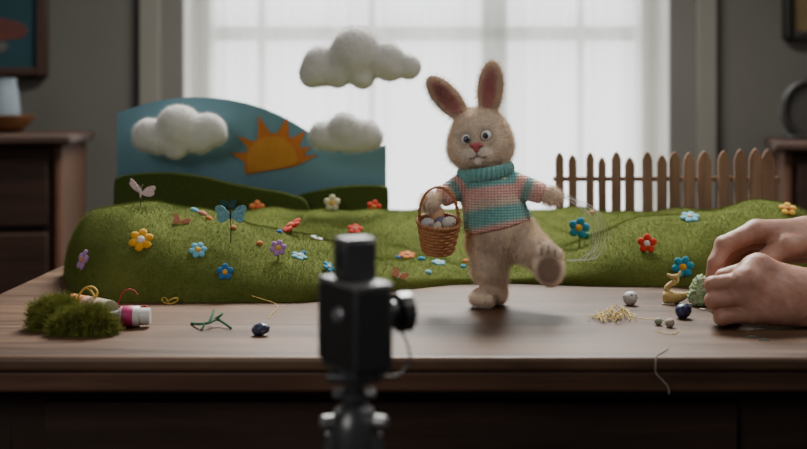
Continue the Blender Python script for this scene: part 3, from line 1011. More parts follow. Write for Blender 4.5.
# lighter muzzle, chin and belly side; browner ear rims and sole; pink inner ears
dm = np.minimum(np.hypot((px-470)/11, (py-156)/9), np.hypot((px-485)/12, (py-155)/9))
blend((1.25-dm)/0.5 * (vv < -14), (0.92, 0.83, 0.72), 0.7)
for s in (0, 1):
    e, i = ear_parts(V32, s)
    inside = (e < 3*MM)
    blend(inside * np.clip((120-py)/12, 0, 1), (0.58, 0.42, 0.30), 0.75)
    blend(inside * np.clip((2.6*MM - i)/(2.2*MM), 0, 1) * (vv < 3), (0.60, 0.27, 0.25), 0.95)
    blend(inside * np.clip((1.6*MM - i)/(1.4*MM), 0, 1) * (vv < 3) * np.clip((108-30*s-py)/25+0.2, 0, 1), (0.26, 0.12, 0.09), 0.55)
ds = np.hypot((px-549)/12.5, (py-270)/14.5)
blend(np.clip((1.15-ds)/0.35, 0, 1) * (vv < -36), (0.24, 0.15, 0.11), 0.92)
for q in ((541.5, 255), (548.5, 253.5), (555, 256.5)):
    blend(np.clip((1.2-np.abs(px-q[0])/1.6), 0, 1)*(np.abs(py-q[1]+3.5) < 4)*(vv < -36), (0.24, 0.15, 0.11), 0.7)
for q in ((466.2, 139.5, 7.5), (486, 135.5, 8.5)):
    blend(np.clip(1.6-np.hypot(px-q[0], py-q[1])/q[2]*1.1, 0, 1)*(vv < -12), (0.36, 0.26, 0.19), 0.7)  # brow shading painted into the colour round the eye sockets
# mouth lines
def line_mask(pts, w_):
    m = np.full(len(px), 99.0)
    for (x0, y0), (x1, y1) in zip(pts[:-1], pts[1:]):
        dx, dy = x1-x0, y1-y0
        t = np.clip(((px-x0)*dx+(py-y0)*dy)/(dx*dx+dy*dy), 0, 1)
        m = np.minimum(m, np.hypot(px-x0-t*dx, py-y0-t*dy))
    return np.clip(1.5-m/w_, 0, 1)*(vv < -15)
for pts in ([(476.3, 150), (477.3, 157)], [(477.3, 156), (473, 158.5), (469.5, 158.5)], [(477.3, 156), (482.5, 157.8), (486, 156.8)]):
    blend(line_mask(pts, 0.9), (0.15, 0.085, 0.065), 0.85)
blend(np.clip(1.5-np.hypot((px-478.4)/4.6, (py-161.3)/3.9), 0, 1)*(vv < -15), (0.92, 0.86, 0.78), 0.9)

M_plush = mat('plush_skin', (1, 1, 1), 0.95, (0.85, 0.83, 0.80), 500, 0.4, 900, attr='Col', spec=0.1)
M_fur = mat('plush_fur', (1, 1, 1), 0.85, (0.92, 0.9, 0.88), 300, 0, attr='Col', spec=0.15)
rb = empty('toy_rabbit', foot0, 'beige plush toy rabbit in a striped sweater, striding on one leg', 'toy rabbit')
body = npmesh('body', V, Qd, M_plush, rb, loc=foot0, cols=cols.astype(np.float32))
body.data.materials.append(M_fur)
sw = sweater_sdf(V32)
wl = np.clip((sw - 0.2*MM)/(2.5*MM), 0, 1)
wl *= np.clip((np.hypot(px-466.2, py-139.5)-5)/3, 0.0, 1) + (vv > 0)
wl *= np.clip((np.hypot(px-486, py-135.5)-5.5)/3, 0.0, 1) + (vv > 0)
wl *= np.clip((np.hypot((px-475.5)/1.3, py-148)-3.5)/3, 0.0, 1) + (vv > 0)
wl *= np.where(vv < -15, np.clip((np.hypot(px-478.2, py-161.5)-3)/3, 0.15, 1), 1)
wl *= np.where((py > 288) & (V[:, 2] < TZ+0.002), 0.0, 1)
inner = np.clip((np.hypot(px-480, py-140))/40, 0.5, 1)
inner = np.where((py > 284) & (px < 515), 0.5, inner)
ds2 = np.hypot((px-549)/1.0, (py-266)/1.35)
inner = np.where((vv < -26) & (ds2 < 18), np.where(vv < -37, 0.15, 0.45), inner)
vgroup(body, 'fur_length', np.clip(wl, 0, 1)*inner)
vgroup(body, 'fur_density', (wl > 0.05)*1.0)
fur(body, 52000, 0.0046, 0.00020, rnd=0.8, slot=2, vg_len='fur_length', vg_den='fur_density', seed=11, down=0.2)

def child(mb, name, m, par, root=foot0, **k):
    o = mb.build(name, m, loc=root, **k)
    o.parent = par; o.location = (0, 0, 0)
    return o
M_eye = mat('eye_white', (0.75, 0.75, 0.74), 0.15, (0.72, 0.72, 0.71), 50, coat=0.6)
M_pup = mat('pupil_black', (0.012, 0.014, 0.022), 0.1, None, 50, coat=1.0)
M_iris = mat('iris_slate', (0.07, 0.08, 0.12), 0.15, (0.04, 0.05, 0.08), 900, coat=1.0)
M_nose = mat('pink_nose', (0.46, 0.105, 0.115), 0.5, (0.40, 0.09, 0.10), 300, 0.3, 700)
for ex, ey, ev, er, gx, gy in ((466.2, 139.2, -23.4, 4.9, 0.0, 0.05), (486.2, 135.4, -24.6, 5.4, -0.22, 0.05)):
    c = R3(ex, ey, ev)
    e = child(MB().ell(c, (er*MM, er*MM, er*MM), 24, 16), 'eye', M_eye, rb, smooth=80)
    dv = Vector((gx + 0.05, -1, -gy)).normalized()
    pc = c + dv*er*MM*0.55
    child(MB().ell(pc, (3.5*MM, 2.75*MM, 3.6*MM), 20, 14), 'iris', M_iris, e, smooth=80)
    child(MB().ell(c + dv*er*MM*0.72, (2.3*MM, 2.1*MM, 2.4*MM), 20, 14), 'pupil', M_pup, e, smooth=80)
# nose: rounded upside-down triangle
nc = R3(475.8, 147.3, -31.0)
def nose_fn(p):
    D = smin(d_ell(p, nc + Vector((-2.6*MM, 0, 1.6*MM)), (3.9*MM, 3*MM, 2.6*MM)), d_ell(p, nc + Vector((3.0*MM, 0, 2.2*MM)), (3.9*MM, 3*MM, 2.6*MM)), 2*MM)
    return smin(D, d_ell(p, nc + Vector((0.4*MM, 0, -1.9*MM)), (2.5*MM, 2.6*MM, 3.0*MM)), 3*MM)
Vn, Qn = nets(nose_fn, nc - Vector((.011, .008, .011)), nc + Vector((.011, .008, .011)), 0.0006)
npmesh('nose', Vn, Qn, M_nose, rb, loc=foot0)
M_whisk = mat('whisker_hair', (0.5, 0.47, 0.42), 0.4)
for a, b, c in (((468, 156, -29), (455, 161, -34), (441, 169, -34)), ((468, 158, -29), (456, 166, -33), (446, 176, -33)), ((468, 154.5, -29), (452, 157, -34), (438, 161, -33)),
                ((488, 155, -30), (500, 157, -36), (513, 161, -36)), ((488, 157, -30), (500, 162, -35), (511, 168, -35))):
    child(MB().tube(spline([R3(*a), R3(*b), R3(*c)], 5), 0.00013, 5), 'whisker', M_whisk, rb)

# sweater
TEAL = np.array([0.23, 0.53, 0.50]); PINK = np.array([0.88, 0.50, 0.44]); PEACH = np.array([0.80, 0.64, 0.52])
lo = R3(428, 240, -45); hi = R3(552, 160, 45)
def knit_fn(p):
    D = sweater_sdf(p)
    return D
V, Qd = nets(knit_fn, lo[:1] + (lo.y, lo.z) if False else (lo.x, lo.y, lo.z), (hi.x, hi.y, hi.z), 0.0012)
px, py, vv = to_px(V)
yy = py + (px-490)*np.interp(py, [180, 233], [0.10, 0.25])
stops = [(176, TEAL), (184.5, TEAL), (188, PINK), (196, PINK), (199, PEACH*0.5+PINK*0.5), (205, PEACH), (209, TEAL*0.8+PEACH*0.2), (211, TEAL), (222, TEAL), (225, TEAL*0.6+PEACH*0.4), (228, PINK), (240, PINK)]
ys_ = [s[0] for s in stops]
colt = np.stack([np.interp(yy, ys_, [s[1][i] for s in stops]) for i in range(3)], 1)
def along(a, b):
    a = np.array(R3(*a)); b = np.array(R3(*b)); ab = b-a
    t = ((V-a) @ ab)/(ab @ ab)
    dist = np.linalg.norm(V - a - np.clip(t, 0, 1)[:, None]*ab, axis=1)/MM
    return t, dist
for a, b, edge in (((508, 182, 0), (543.5, 194.2, -9), 0.20), ((467, 183, 0), (441, 198, -12.5), 0.22)):
    t, dist = along(a, b)
    st = [(0.0, PINK), (0.42, PINK), (0.50, TEAL*0.75+PINK*0.15), (0.64, TEAL*0.75+PINK*0.15), (0.72, PEACH*0.5+PINK*0.5), (0.80, PINK), (1.1, PINK)]
    cs = np.stack([np.interp(t, [s[0] for s in st], [s[1][i] for s in st]) for i in range(3)], 1)
    m_ = (np.clip((t-edge)/0.06, 0, 1)*(dist < 17))[:, None]
    colt = colt*(1-m_) + cs*m_
colt = colt*(1+0.16*fbm(V, 300, 2.2)[:, None])
M_knit = mat('knit_yarn', (1, 1, 1), 0.9, (0.82, 0.82, 0.82), 600, 0.0, attr='Col', spec=0.1, sheen=0.15)
def add_knit(m, sx_=1/0.0030, sz_=1/0.0026):
    nt = m.node_tree; L = nt.links; b = nt.nodes['Principled BSDF']
    tc = nt.nodes.new('ShaderNodeTexCoord'); s = nt.nodes.new('ShaderNodeSeparateXYZ'); L.new(tc.outputs['Object'], s.inputs[0])
    def mth(op, a, b_=None, c=None):
        n = nt.nodes.new('ShaderNodeMath'); n.operation = op
        for i, x in enumerate((a, b_, c)):
            if x is None: continue
            if isinstance(x, (int, float)): n.inputs[i].default_value = x
            else: L.new(x, n.inputs[i])
        return n.outputs[0]
    u = mth('MULTIPLY', s.outputs['X'], sx_*math.pi)
    su = mth('ABSOLUTE', mth('SINE', u))
    wv_ = mth('SINE', mth('ADD', mth('MULTIPLY', s.outputs['Z'], sz_*2*math.pi), mth('MULTIPLY', su, 2.6)))
    h = mth('ADD', mth('MULTIPLY', su, 0.7), mth('MULTIPLY', wv_, 0.35))
    bp = nt.nodes.new('ShaderNodeBump'); bp.inputs['Strength'].default_value = 0.9; bp.inputs['Distance'].default_value = 0.0016
    L.new(h, bp.inputs['Height']); L.new(bp.outputs['Normal'], b.inputs['Normal'])
    src = b.inputs['Base Color'].links[0].from_socket
    mr = nt.nodes.new('ShaderNodeMapRange'); mr.inputs['From Min'].default_value = -0.3; mr.inputs['From Max'].default_value = 1.0
    mr.inputs['To Min'].default_value = 0.66; mr.inputs['To Max'].default_value = 1.2
    L.new(h, mr.inputs['Value'])
    vm = nt.nodes.new('ShaderNodeVectorMath'); vm.operation = 'SCALE'
    L.new(src, vm.inputs[0]); L.new(mr.outputs['Result'], vm.inputs['Scale']); L.new(vm.outputs[0], b.inputs['Base Color'])
add_knit(M_knit)
M_fuzz = mat('yarn_fuzz', (1, 1, 1), 0.9, None, 300, attr='Col', spec=0.1)
swt = npmesh('sweater', V, Qd, M_knit, rb, loc=foot0, cols=np.clip(colt, 0, 1).astype(np.float32))
swt.data.materials.append(M_fuzz)
swt['label'] = 'knitted sweater in teal, pink and peach stripes'
fur(swt, 7000, 0.0022, 0.00012, rnd=1.6, slot=2, seed=21)
# roll-neck collar
cb = MB()
c0 = R3(485.5, 171.0, 0)
Rc = Matrix.Rotation(math.radians(-9), 4, 'Y') @ Matrix.Rotation(math.radians(4), 4, 'X')
prof = []
for k in range(17):
    a = math.pi*2*k/16
    prof.append((25.2*MM*0.98 + math.cos(a)*3.4*MM, math.sin(a)*6.6*MM))
Mx = Matrix.Translation(c0) @ Rc @ Matrix.Diagonal((1.0, 0.93, 1, 1))
cb.lathe(prof, 192, Mx, fn=lambda k, a: 0.95*MM*math.sin(a*36)*max(0, math.cos(math.pi*2*k/16)+0.3), cap=False)
M_teal = mat('teal_rib_yarn', tuple(TEAL), 0.9, tuple(TEAL*0.7), 700, 0.5, 900, sheen=0.2, spec=0.1)
child(cb, 'collar', M_teal, swt, smooth=60)
# hem and cuffs: ribbed rings
def ring(a_pts, r, m, name):
    child(MB().tube(a_pts, r, 8, True), name, m, swt, smooth=80)

# ------------------------------------------------------------------ basket on the rabbit's arm, with eggs
M_wick = mat('wicker_cane', (0.52, 0.235, 0.095), 0.55, (0.30, 0.125, 0.05), 500, 0.4, 800)
bc = R3(439.0, 222.0, -24)
Rb = Matrix.Rotation(math.radians(16), 4, 'X') @ Matrix.Rotation(math.radians(2), 4, 'Y')
BM = Matrix.Translation(bc) @ Rb
bk = empty('wicker_basket', bc, 'small brown wicker basket of eggs hanging from the rabbit\'s arm', 'basket')
bk.rotation_euler = Rb.to_euler()
prof = []
nrow = 9
H = 31*MM
for k in range(nrow*6+1):
    t = k/(nrow*6)
    r = (15.0 + 6.0*(t**0.8))*MM
    prof.append((r, -H + H*t))
def weave(k, a):
    row = k/6.0
    return 0.95*MM*math.sin(math.pi*(row % 1.0))*(0.35 + 0.9*(0.5+0.5*math.cos(a*11 + math.pi*(int(row) % 2))))
w = MB().lathe([(13*MM, -H-0.6*MM)] + prof, 132, None, fn=lambda k, a: weave(max(k-1, 0), a), cap=False)
w.lathe([(13*MM, -H-0.6*MM), (0.1*MM, -H-0.6*MM)], 132, cap=False)
w.lathe([(20.0*MM, 0), (18.2*MM, -9*MM), (0.1*MM, -9.5*MM)], 132, cap=False)
w.build('basket_body', M_wick, bk, smooth=60)
rim = MB()
for ph in (0, math.pi):
    pts = []
    for i in range(160):
        a = 2*math.pi*i/160
        rr = 21.0*MM + 0.9*MM*math.cos(a*18+ph)
        pts.append((rr*math.cos(a), rr*math.sin(a), 0.4*MM + 0.9*MM*math.sin(a*18+ph)))
    rim.tube(pts, 1.25*MM, 7, True)
rim.build('rim', M_wick, bk, smooth=80)
hd = MB()
inv = BM.inverted()
arch = [inv @ R3(419.5, 222, -24), inv @ R3(420.0, 208, -31), inv @ R3(426, 193.5, -33), inv @ R3(435, 187.5, -31), inv @ R3(445, 189, -28), inv @ R3(453.5, 198, -28), inv @ R3(457.5, 210, -26), inv @ R3(459, 222, -24)]
cen = spline(arch, 10)
for ph in (0, math.pi):
    pts = []
    for i, c in enumerate(cen):
        a = i*0.75 + ph
        pts.append(c + Vector((0.75*MM*math.cos(a), 0.75*MM*math.sin(a), 0.5*MM*math.cos(a))))
    hd.tube(pts, 1.1*MM, 7)
hd.build('handle', M_wick, bk, smooth=80)

def spotty(name, c, spot, scale, thr=0.62, rough=0.5):
    m = mat(name, c, rough, tuple(x*0.88 for x in c), 200, 0.2, 500)
    nt = m.node_tree; b = nt.nodes['Principled BSDF']; L = nt.links
    src = b.inputs['Base Color'].links[0].from_socket
    nz = nt.nodes.new('ShaderNodeTexNoise'); nz.inputs['Scale'].default_value = scale; nz.inputs['Detail'].default_value = 2
    tc = nt.nodes.new('ShaderNodeTexCoord'); L.new(tc.outputs['Object'], nz.inputs['Vector'])
    st = nt.nodes.new('ShaderNodeMapRange'); st.inputs['From Min'].default_value = thr; st.inputs['From Max'].default_value = thr+0.05
    L.new(nz.outputs['Fac'], st.inputs['Value'])
    mx = nt.nodes.new('ShaderNodeMix'); mx.data_type = 'RGBA'
    L.new(st.outputs['Result'], mx.inputs['Factor']); L.new(src, mx.inputs['A']); mx.inputs['B'].default_value = (*spot, 1)
    L.new(mx.outputs['Result'], b.inputs['Base Color'])
    return m
M_eg1 = spotty('speckled_grey_shell', (0.46, 0.45, 0.44), (0.08, 0.07, 0.07), 330, 0.6)
M_eg2 = spotty('speckled_white_shell', (0.58, 0.54, 0.47), (0.07, 0.05, 0.045), 300, 0.58)
M_eg3 = spotty('tan_shell', (0.58, 0.33, 0.17), (0.38, 0.2, 0.1), 300, 0.62)
M_eg4 = spotty('violet_shell', (0.17, 0.15, 0.27), (0.05, 0.045, 0.10), 350, 0.6)
M_eg5 = spotty('cream_shell', (0.52, 0.45, 0.36), (0.12, 0.09, 0.07), 300, 0.6)
def egg_mesh(R, asym=0.15, L=1.25):
    pr = []
    for k in range(21):
        t = math.pi*k/20
        z = -math.cos(t)
        pr.append((max(1e-6, R*math.sin(t)*(1 - asym*z)), R*L*z))
    return MB().lathe(pr, 24, cap=False)
for px_, py_, v_, r_, m_, lb, rt in (
        (427.5, 223.2, -35, 5.4, M_eg1, 'grey speckled egg in the basket beside the rabbit\'s paw', (0.3, 1.2, 0)),
        (438.2, 215.6, -24, 6.4, M_eg3, 'plain tan egg standing at the back of the basket', (0.2, 0.3, 0)),
        (440.5, 221.3, -30, 4.8, M_eg4, 'violet egg in the middle of the basket', (0.5, 1.0, 0)),
        (448.8, 222.6, -33, 6.0, M_eg2, 'white egg with dark spots in the basket nearest the sweater', (0.4, 1.1, 0.4)),
        (437, 227.0, -39, 4.6, M_eg5, 'small cream egg at the front rim of the basket', (0.2, 0.4, 0))):
    o = egg_mesh(r_*MM).build('egg', m_, smooth=80)
    o.location = R3(px_, py_, v_); o.rotation_euler = rt
    props(o, lb, 'egg', 'eggs in the basket')

# ------------------------------------------------------------------ white threads at the outstretched paw
M_wthr = mat('white_thread', (0.62, 0.62, 0.60), 0.6)
th = MB()
for i in range(11):
    f = i/10
    j = lambda s=1.0: random.uniform(-1, 1)*s
    p0 = (561+j(2), 195+j(4), -8)
    p1 = (574+f*12+j(1.5), 205-f*3+j(2), -14+j(3))
    p2 = (585+f*18+j(2), 218-f*2+j(2), -18+j(4))
    p3 = (590+f*18+j(1.5), 236+j(3), -18+j(4))
    p4 = (590+f*12+j(2), 250+j(3), -16+j(3))
    p5 = (582+j(7)+f*4, 259.5+j(1.6), -14+j(3))
    pts = [p0, p1, p2, p3, p4, p5]
    if i % 3 == 0: pts.append((570+j(6), 261+j(1.5), -10))
    th.tube(spline([R3(*q) for q in pts], 8), 0.00014 + 0.00005*(i % 2), 5)
o = th.build('thread_skein', M_wthr, smooth=80, loc=R3(562, 196, -8))
props(o, 'wisp of fine white threads curling down from the rabbit\'s outstretched paw', 'thread')

# ------------------------------------------------------------------ hands
M_skin = mat('skin', (0.43, 0.235, 0.17), 0.5, (0.35, 0.17, 0.12), 90, 0.18, 420, sss=0.15, spec=0.4)
def hand(prims, k, parent, root, h=0.0015, ext=None, creases=()):
    def fn(p):
        D = None
        for a, b, ra, rb, kk_ in prims:
            e = d_cap(p, P(*a), P(*b), ra, rb)
            D = e if D is None else smin(D, e, kk_ or k)
        for a, b, r in creases:
            D = smax(D, -d_cap(p, P(*a), P(*b), r), 0.003)
        return smax(D, (TZ+0.0004)-p[..., 2], 0.002)
    pts = [P(*q) for a, b, ra, rb, kk_ in prims for q in (a, b)]
    lo = [min(q[i] for q in pts)-0.036 for i in range(3)]; hi = [max(q[i] for q in pts)+0.036 for i in range(3)]
    lo[2] = max(lo[2], TZ-0.004)
    V, Qd = nets(fn, lo, hi, h)
    V = V + (np.stack([fbm(V, 160, 5), fbm(V, 160, 25), fbm(V, 160, 45)], 1)*0.00035).astype(np.float32)
    V[:, 2] = np.maximum(V[:, 2], TZ+0.0003)
    return npmesh('hand', V, Qd, M_skin, parent, loc=root)
hroot = Vector((P(800, 300, .97).x, .98, TZ))
person = empty('person', hroot, 'person\'s two bare hands and forearms working at the edge of the table', 'person')
Z1 = 0.967
front = [
    # forearm, palm slab built of four metacarpals
    ((960, 300, 1.02), (830, 299, .992), .0290, .0250, .012),
    ((830, 299, .992), (800, 296, .982), .0250, .0200, .012),
    ((808, 286, .982), (757, 268, .978), .0140, .0108, .012),
    ((808, 294, .976), (745, 281, .967), .0145, .0104, .010),
    ((808, 304, .974), (746, 297, .963), .0145, .0100, .010),
    ((808, 312, .974), (753, 313, .963), .0135, .0096, .010),
    ((760, 265.0, .973), (752, 267, .973), .0085, .0080, .012),
    ((749, 279, .963), (742, 281, .963), .0080, .0075, .012),
    # index
    ((757, 268, .978), (724, 277, .984), .0092, .0074, .0025),
    ((724, 277, .984), (722, 285, 1.006), .0072, .0068, .002),
    ((722, 285, 1.006), (738, 292, 1.016), .0068, .0060, .002),
    # middle
    ((745, 281, .967), (713, 284.5, .969), .0086, .0073, .002),
    ((713, 284.5, .969), (714, 291, .993), .0072, .0070, .002),
    ((714, 291, .993), (732, 298, 1.0025), .0068, .0062, .002),
    # ring
    ((746, 297, .963), (713, 300.5, .965), .0085, .0073, .002),
    ((713, 300.5, .965), (715, 306, .989), .0072, .0070, .002),
    ((715, 306, .989), (733, 310, .998), .0068, .0062, .002),
    # little finger
    ((753, 313, .963), (723, 317, .964), .0082, .0070, .002),
    ((723, 317, .964), (721, 318, .982), .0074, .0066, .002),
    ((721, 318, .982), (736, 320, .992), .0064, .0058, .002),
    # thumb, reaching behind the fingers
    ((805, 290, .992), (768, 280, 1.006), .0140, .0110, .008),
    ((768, 280, 1.006), (742, 282, 1.012), .0105, .0090, .004),
    ((742, 282, 1.012), (722, 287, 1.020), .0090, .0072, .003),
]
hand(front, .003, person, hroot, ext=None)
back = [
    ((985, 236, 1.075), (850, 238, 1.052), .0250, .0225, .010),
    ((850, 238, 1.052), (806, 237, 1.042), .0225, .0170, .010),
    ((812, 232, 1.040), (756, 231, 1.024), .0130, .0104, .010),
    ((812, 238, 1.048), (752, 238, 1.046), .0130, .0100, .010),
    ((812, 245, 1.054), (756, 247, 1.062), .0125, .0095, .010),
    ((812, 250, 1.056), (762, 255, 1.072), .0115, .0088, .010),
    # index curling down to its tip
    ((756, 231, 1.024), (724, 245, 1.016), .0098, .0082, .004),
    ((724, 245, 1.016), (715.5, 263, 1.010), .0080, .0068, .003),
    ((715.5, 263, 1.010), (711.5, 276, 1.010), .0066, .0056, .003),
    # middle
    ((752, 238, 1.046), (727, 251, 1.046), .0094, .0080, .003),
    ((727, 251, 1.046), (720, 268, 1.040), .0078, .0068, .003),
    ((720, 268, 1.040), (722, 281, 1.036), .0066, .0056, .003),
    # ring
    ((756, 247, 1.062), (735, 258, 1.064), .0088, .0076, .003),
    ((735, 258, 1.064), (728, 274, 1.058), .0074, .0064, .003),
    ((728, 274, 1.058), (731, 285, 1.052), .0062, .0055, .003),
    # little finger
    ((762, 255, 1.072), (746, 264, 1.077), .0080, .0068, .003),
    ((746, 264, 1.077), (740, 276, 1.072), .0066, .0058, .003),
    # thumb
    ((812, 240, 1.036), (784, 247, 1.018), .0150, .0120, .006),
    ((784, 247, 1.018), (765, 261, 1.010), .0112, .0092, .004),
    ((765, 261, 1.010), (748, 272, 1.012), .0090, .0068, .003),
]
hand(back, .0035, person, hroot)

# ------------------------------------------------------------------ things on the table
# moss
M_moss = mat('moss_green', (0.20, 0.22, 0.04), 0.95, (0.05, 0.065, 0.012), 200, 0.8, 400, spec=0.1)
M_mossh = mat('moss_tuft', (0.26, 0.275, 0.055), 0.95, (0.08, 0.095, 0.02), 200, spec=0.1)
def moss(lobes, label, seed):
    C = []
    for x, y, rx, rz in lobes:
        b = T(x, y + 2)
        s = b.y/F
        C.append((Vector((b.x, b.y, TZ + rz*s*0.75)), (rx*s, rx*s*0.9, rz*s)))
    def fn(p):
        D = None
        for c, r in C:
            e = d_ell(p, c, r)
            D = e if D is None else smin(D, e, .004)
        return smax(D, (TZ+0.0004)-p[..., 2], .002)
    lo = [min(c[i]-r[i] for c, r in C)-.006 for i in range(3)]; hi = [max(c[i]+r[i] for c, r in C)+.006 for i in range(3)]
    V, Qd = nets(fn, lo, hi, .0009)
    for sc_, am in ((150, .0050), (420, .0034)):
        V = V + (np.stack([fbm(V, sc_, seed), fbm(V, sc_, seed+9), fbm(V, sc_, seed+19)], 1)*am).astype(np.float32)
    V[:, 2] = np.maximum(V[:, 2], TZ+0.0003)
    o = npmesh('moss_clump', V, Qd, M_moss, loc=(C[0][0].x, C[0][0].y, TZ))
    o.data.materials.append(M_mossh)
    props(o, label, 'moss', 'moss clumps')
    fur(o, 14000, .0020, .00040, rnd=6.0, slot=2, seed=seed, tip=0.6, steps=4)
moss([(51, 326, 15, 14), (60, 324, 12, 14), (43, 327, 8, 8), (66, 328, 8, 8)], 'dark green moss clump at the far side of the pair', 2)
moss([(75, 332, 13, 11.5), (90, 332, 14, 12), (103, 332.5, 9, 8), (64, 332, 7, 7)], 'dark green moss clump beside the magenta bottle', 6)

# bottles / spools lying on the table
M_white = mat('white_plastic', (0.55, 0.54, 0.52), 0.4, (0.50, 0.49, 0.47), 80)
M_mag = mat('magenta_label', (0.42, 0.02, 0.13), 0.5, (0.35, 0.016, 0.10), 120)
M_grey = mat('grey_plastic', (0.36, 0.35, 0.35), 0.4)
def lying(name, a, b, label, cat, parts, group=None):
    a, b = Vector(a), Vector(b)
    root = empty(name, (a+b)/2, label, cat, group)
    q = (b-a).to_track_quat('Z', 'Y').to_matrix().to_4x4(); q.translation = a - (a+b)/2
    L = (b-a).length
    for nm, prof, m in parts:
        MB().lathe([(r, z*L) for r, z in prof], 28, q).build(nm, m, root, smooth=40)
    return root
r0 = 9.4*0.001*0.98
A = T(107, 327.5); B = T(150.5, 327.0)
A.z = B.z = TZ + r0 + 0.0002
lying('craft_bottle', A, B, 'white craft bottle with a magenta band lying beside the moss', 'bottle', [
    ('bottle_body', [(.0026, 0), (.0035, .02), (.0058, .25), (r0, .34), (r0, .73), (r0*.93, .76)], M_white),
    ('label_band', [(r0*1.01, .36), (r0*1.03, .37), (r0*1.03, .61), (r0*1.01, .62)], M_mag),
    ('cap', [(r0*.70, .75), (r0*.82, .77), (r0*.82, .98), (r0*.74, 1.0)], M_white)])
M_spool = mat('cream_thread', (0.44, 0.40, 0.27), 0.8, (0.46, 0.20, 0.16), 120, 0.4, 600)
M_oran = mat('orange_thread', (0.55, 0.19, 0.03), 0.8, (0.42, 0.12, 0.02), 300, 0.4, 900)
M_olive = mat('olive_cardboard', (0.24, 0.25, 0.14), 0.8)
r1 = 0.0088
A = T(72, 312); B = T(111, 320)
A.z = B.z = TZ + r1 + 0.0002
lying('thread_spool', A, B, 'cream and orange thread spool lying behind the moss', 'spool', [
    ('orange_winding', [(r1*.8, 0), (r1*.98, .03), (r1*.98, .36), (r1*.9, .38)], M_oran),
    ('cream_winding', [(r1*.9, .36), (r1, .38), (r1, .86), (r1*.95, .88)], M_spool),
    ('spool_end', [(r1*.95, .87), (r1*1.0, .89), (r1*1.0, .98), (r1*.7, 1.0)], M_olive)])
M_yth = mat('yellow_thread', (0.52, 0.34, 0.06), 0.7, (0.42, 0.26, 0.04), 300)
M_paley = mat('pale_yellow_yarn', (0.64, 0.48, 0.14), 0.75, (0.52, 0.37, 0.09), 400)
M_rth = mat('red_thread', (0.42, 0.03, 0.035), 0.7)
M_gpc = mat('green_chenille', (0.02, 0.13, 0.055), 0.9, (0.012, 0.08, 0.035), 500, 0.6, 900)
def strand(name, pts, r, m, label, cat='thread', n=6, group=None):
    o = MB().tube(pts, r, n).build(name, m, smooth=80, loc=pts[0])
    return props(o, label, cat, group)
def lift(p, z): return Vector((p.x, p.y, TZ + z))
d_ = T(90, 316).y
pts = spline([P(76, 304, d_), P(78, 297, d_), P(84, 289, d_+.002), P(92, 287, d_), P(97, 291, d_-.004), P(96, 297, d_-.006), P(92, 300, d_-.004)] + [P(94, 296, d_-.002), P(90, 290, d_), P(86, 287.5, d_+.002)], 7)
strand('thread_loop', pts, .0011, M_yth, 'yellow thread loop standing up from the cream and orange spool')
pts = spline([lift(T(115, 310), .001), P(118, 303, 1.07), P(122, 294, 1.07), P(128, 289.5, 1.07), P(134, 290.5, 1.07), P(138, 295, 1.07)], 8) 
strand('thread_snippet', pts, .00065, M_rth, 'red thread arching up behind the magenta bottle')
o = MB()
a = T(112, 308.5); b_ = T(150, 308.5)
pts = []
for i in range(60):
    t = i/59
    pts.append(Vector((a.x+(b_.x-a.x)*t, a.y+.003*math.sin(t*17), TZ+.0012+.0008*math.sin(t*23)**2)))
strand('thread_snippet', pts, .0009, M_rth, 'red thread lying flat behind the magenta bottle')
c = T(170, 303.5)
pts = []
for i in range(90):
    t = i/89
    a = t*math.pi*2*3.3
    rr = .0065*(0.6+0.4*math.sin(t*9))
    pts.append(Vector((c.x+rr*math.cos(a)*1.1+.003*math.sin(a*0.37), c.y-.004+rr*math.sin(a)*0.5, TZ+.0035+.0028*math.sin(a*1.3+1))))
strand('thread_curl', pts, .0004, M_yth, 'tiny tangle of yellow-green thread at the foot of the mound')
pts = spline([P(252, 296, 1.10-.004), P(262, 299, 1.088), P(276, 304, 1.08), lift(T(277, 309.5), .0008), lift(T(272, 314), .0006), lift(T(268, 319), .0006)], 8)
strand('thread_snippet', pts, .0004, M_yth, 'yellow thread trailing off the mound onto the table')
# green chenille twig
tw = empty('chenille_twig', T(211, 326), 'green chenille stem twisted into a small twig', 'craft stem')
for q in ([(191.5, 323.5, .001), (200, 325, .004), (209, 324, .0055), (217, 321, .006), (224, 324, .004), (231, 328.5, .001)], [(209, 324, .0055), (212, 318, .010), (213.5, 313, .012)], [(204, 325, .005), (203, 328, .0025), (201, 330, .001)], [(214, 321, .006), (220, 318, .009), (222, 316, .010)]):
    pts = spline([T(x, y + z*900) + Vector((0, 0, z)) for x, y, z in q], 5)
    MB().tube([p - tw.location for p in pts], .0012, 8).build('stem_piece', M_gpc, tw, smooth=80)
# beads / eggs on the table
M_navy = spotty('navy_glaze', (0.035, 0.042, 0.085), (0.20, 0.21, 0.27), 260, 0.58, 0.3)
M_blu2 = spotty('ink_blue_glaze', (0.022, 0.028, 0.085), (0.08, 0.09, 0.18), 280, 0.6, 0.35)
def table_egg(x, y, r, m, label, rot, name='egg', L=1.2, g='loose eggs on the table', cat='egg'):
    b = T(x, y)
    R = r*b.y/F
    o = egg_mesh(R, 0.12, L).build(name, m, smooth=80)
    if m is M_blu2 or m is M_navy:
        for v in o.data.vertices:
            k = mnoise.noise(v.co*260)*0.10 + mnoise.noise(v.co*520)*0.06
            v.co *= 1 + k
    o.rotation_euler = rot
    o.location = (b.x, b.y, TZ + R*0.99)
    return props(o, label, cat, g)
table_egg(261, 335.5, 6.2, M_navy, 'dark navy speckled egg lying on the table beside the camera', (0.2, 1.35, 0.1), L=1.5)
table_egg(630.5, 305.0, 7.0, M_eg1, 'pale grey speckled egg on the table by the yellow yarn', (0.3, 0.9, 0.3), L=1.08)
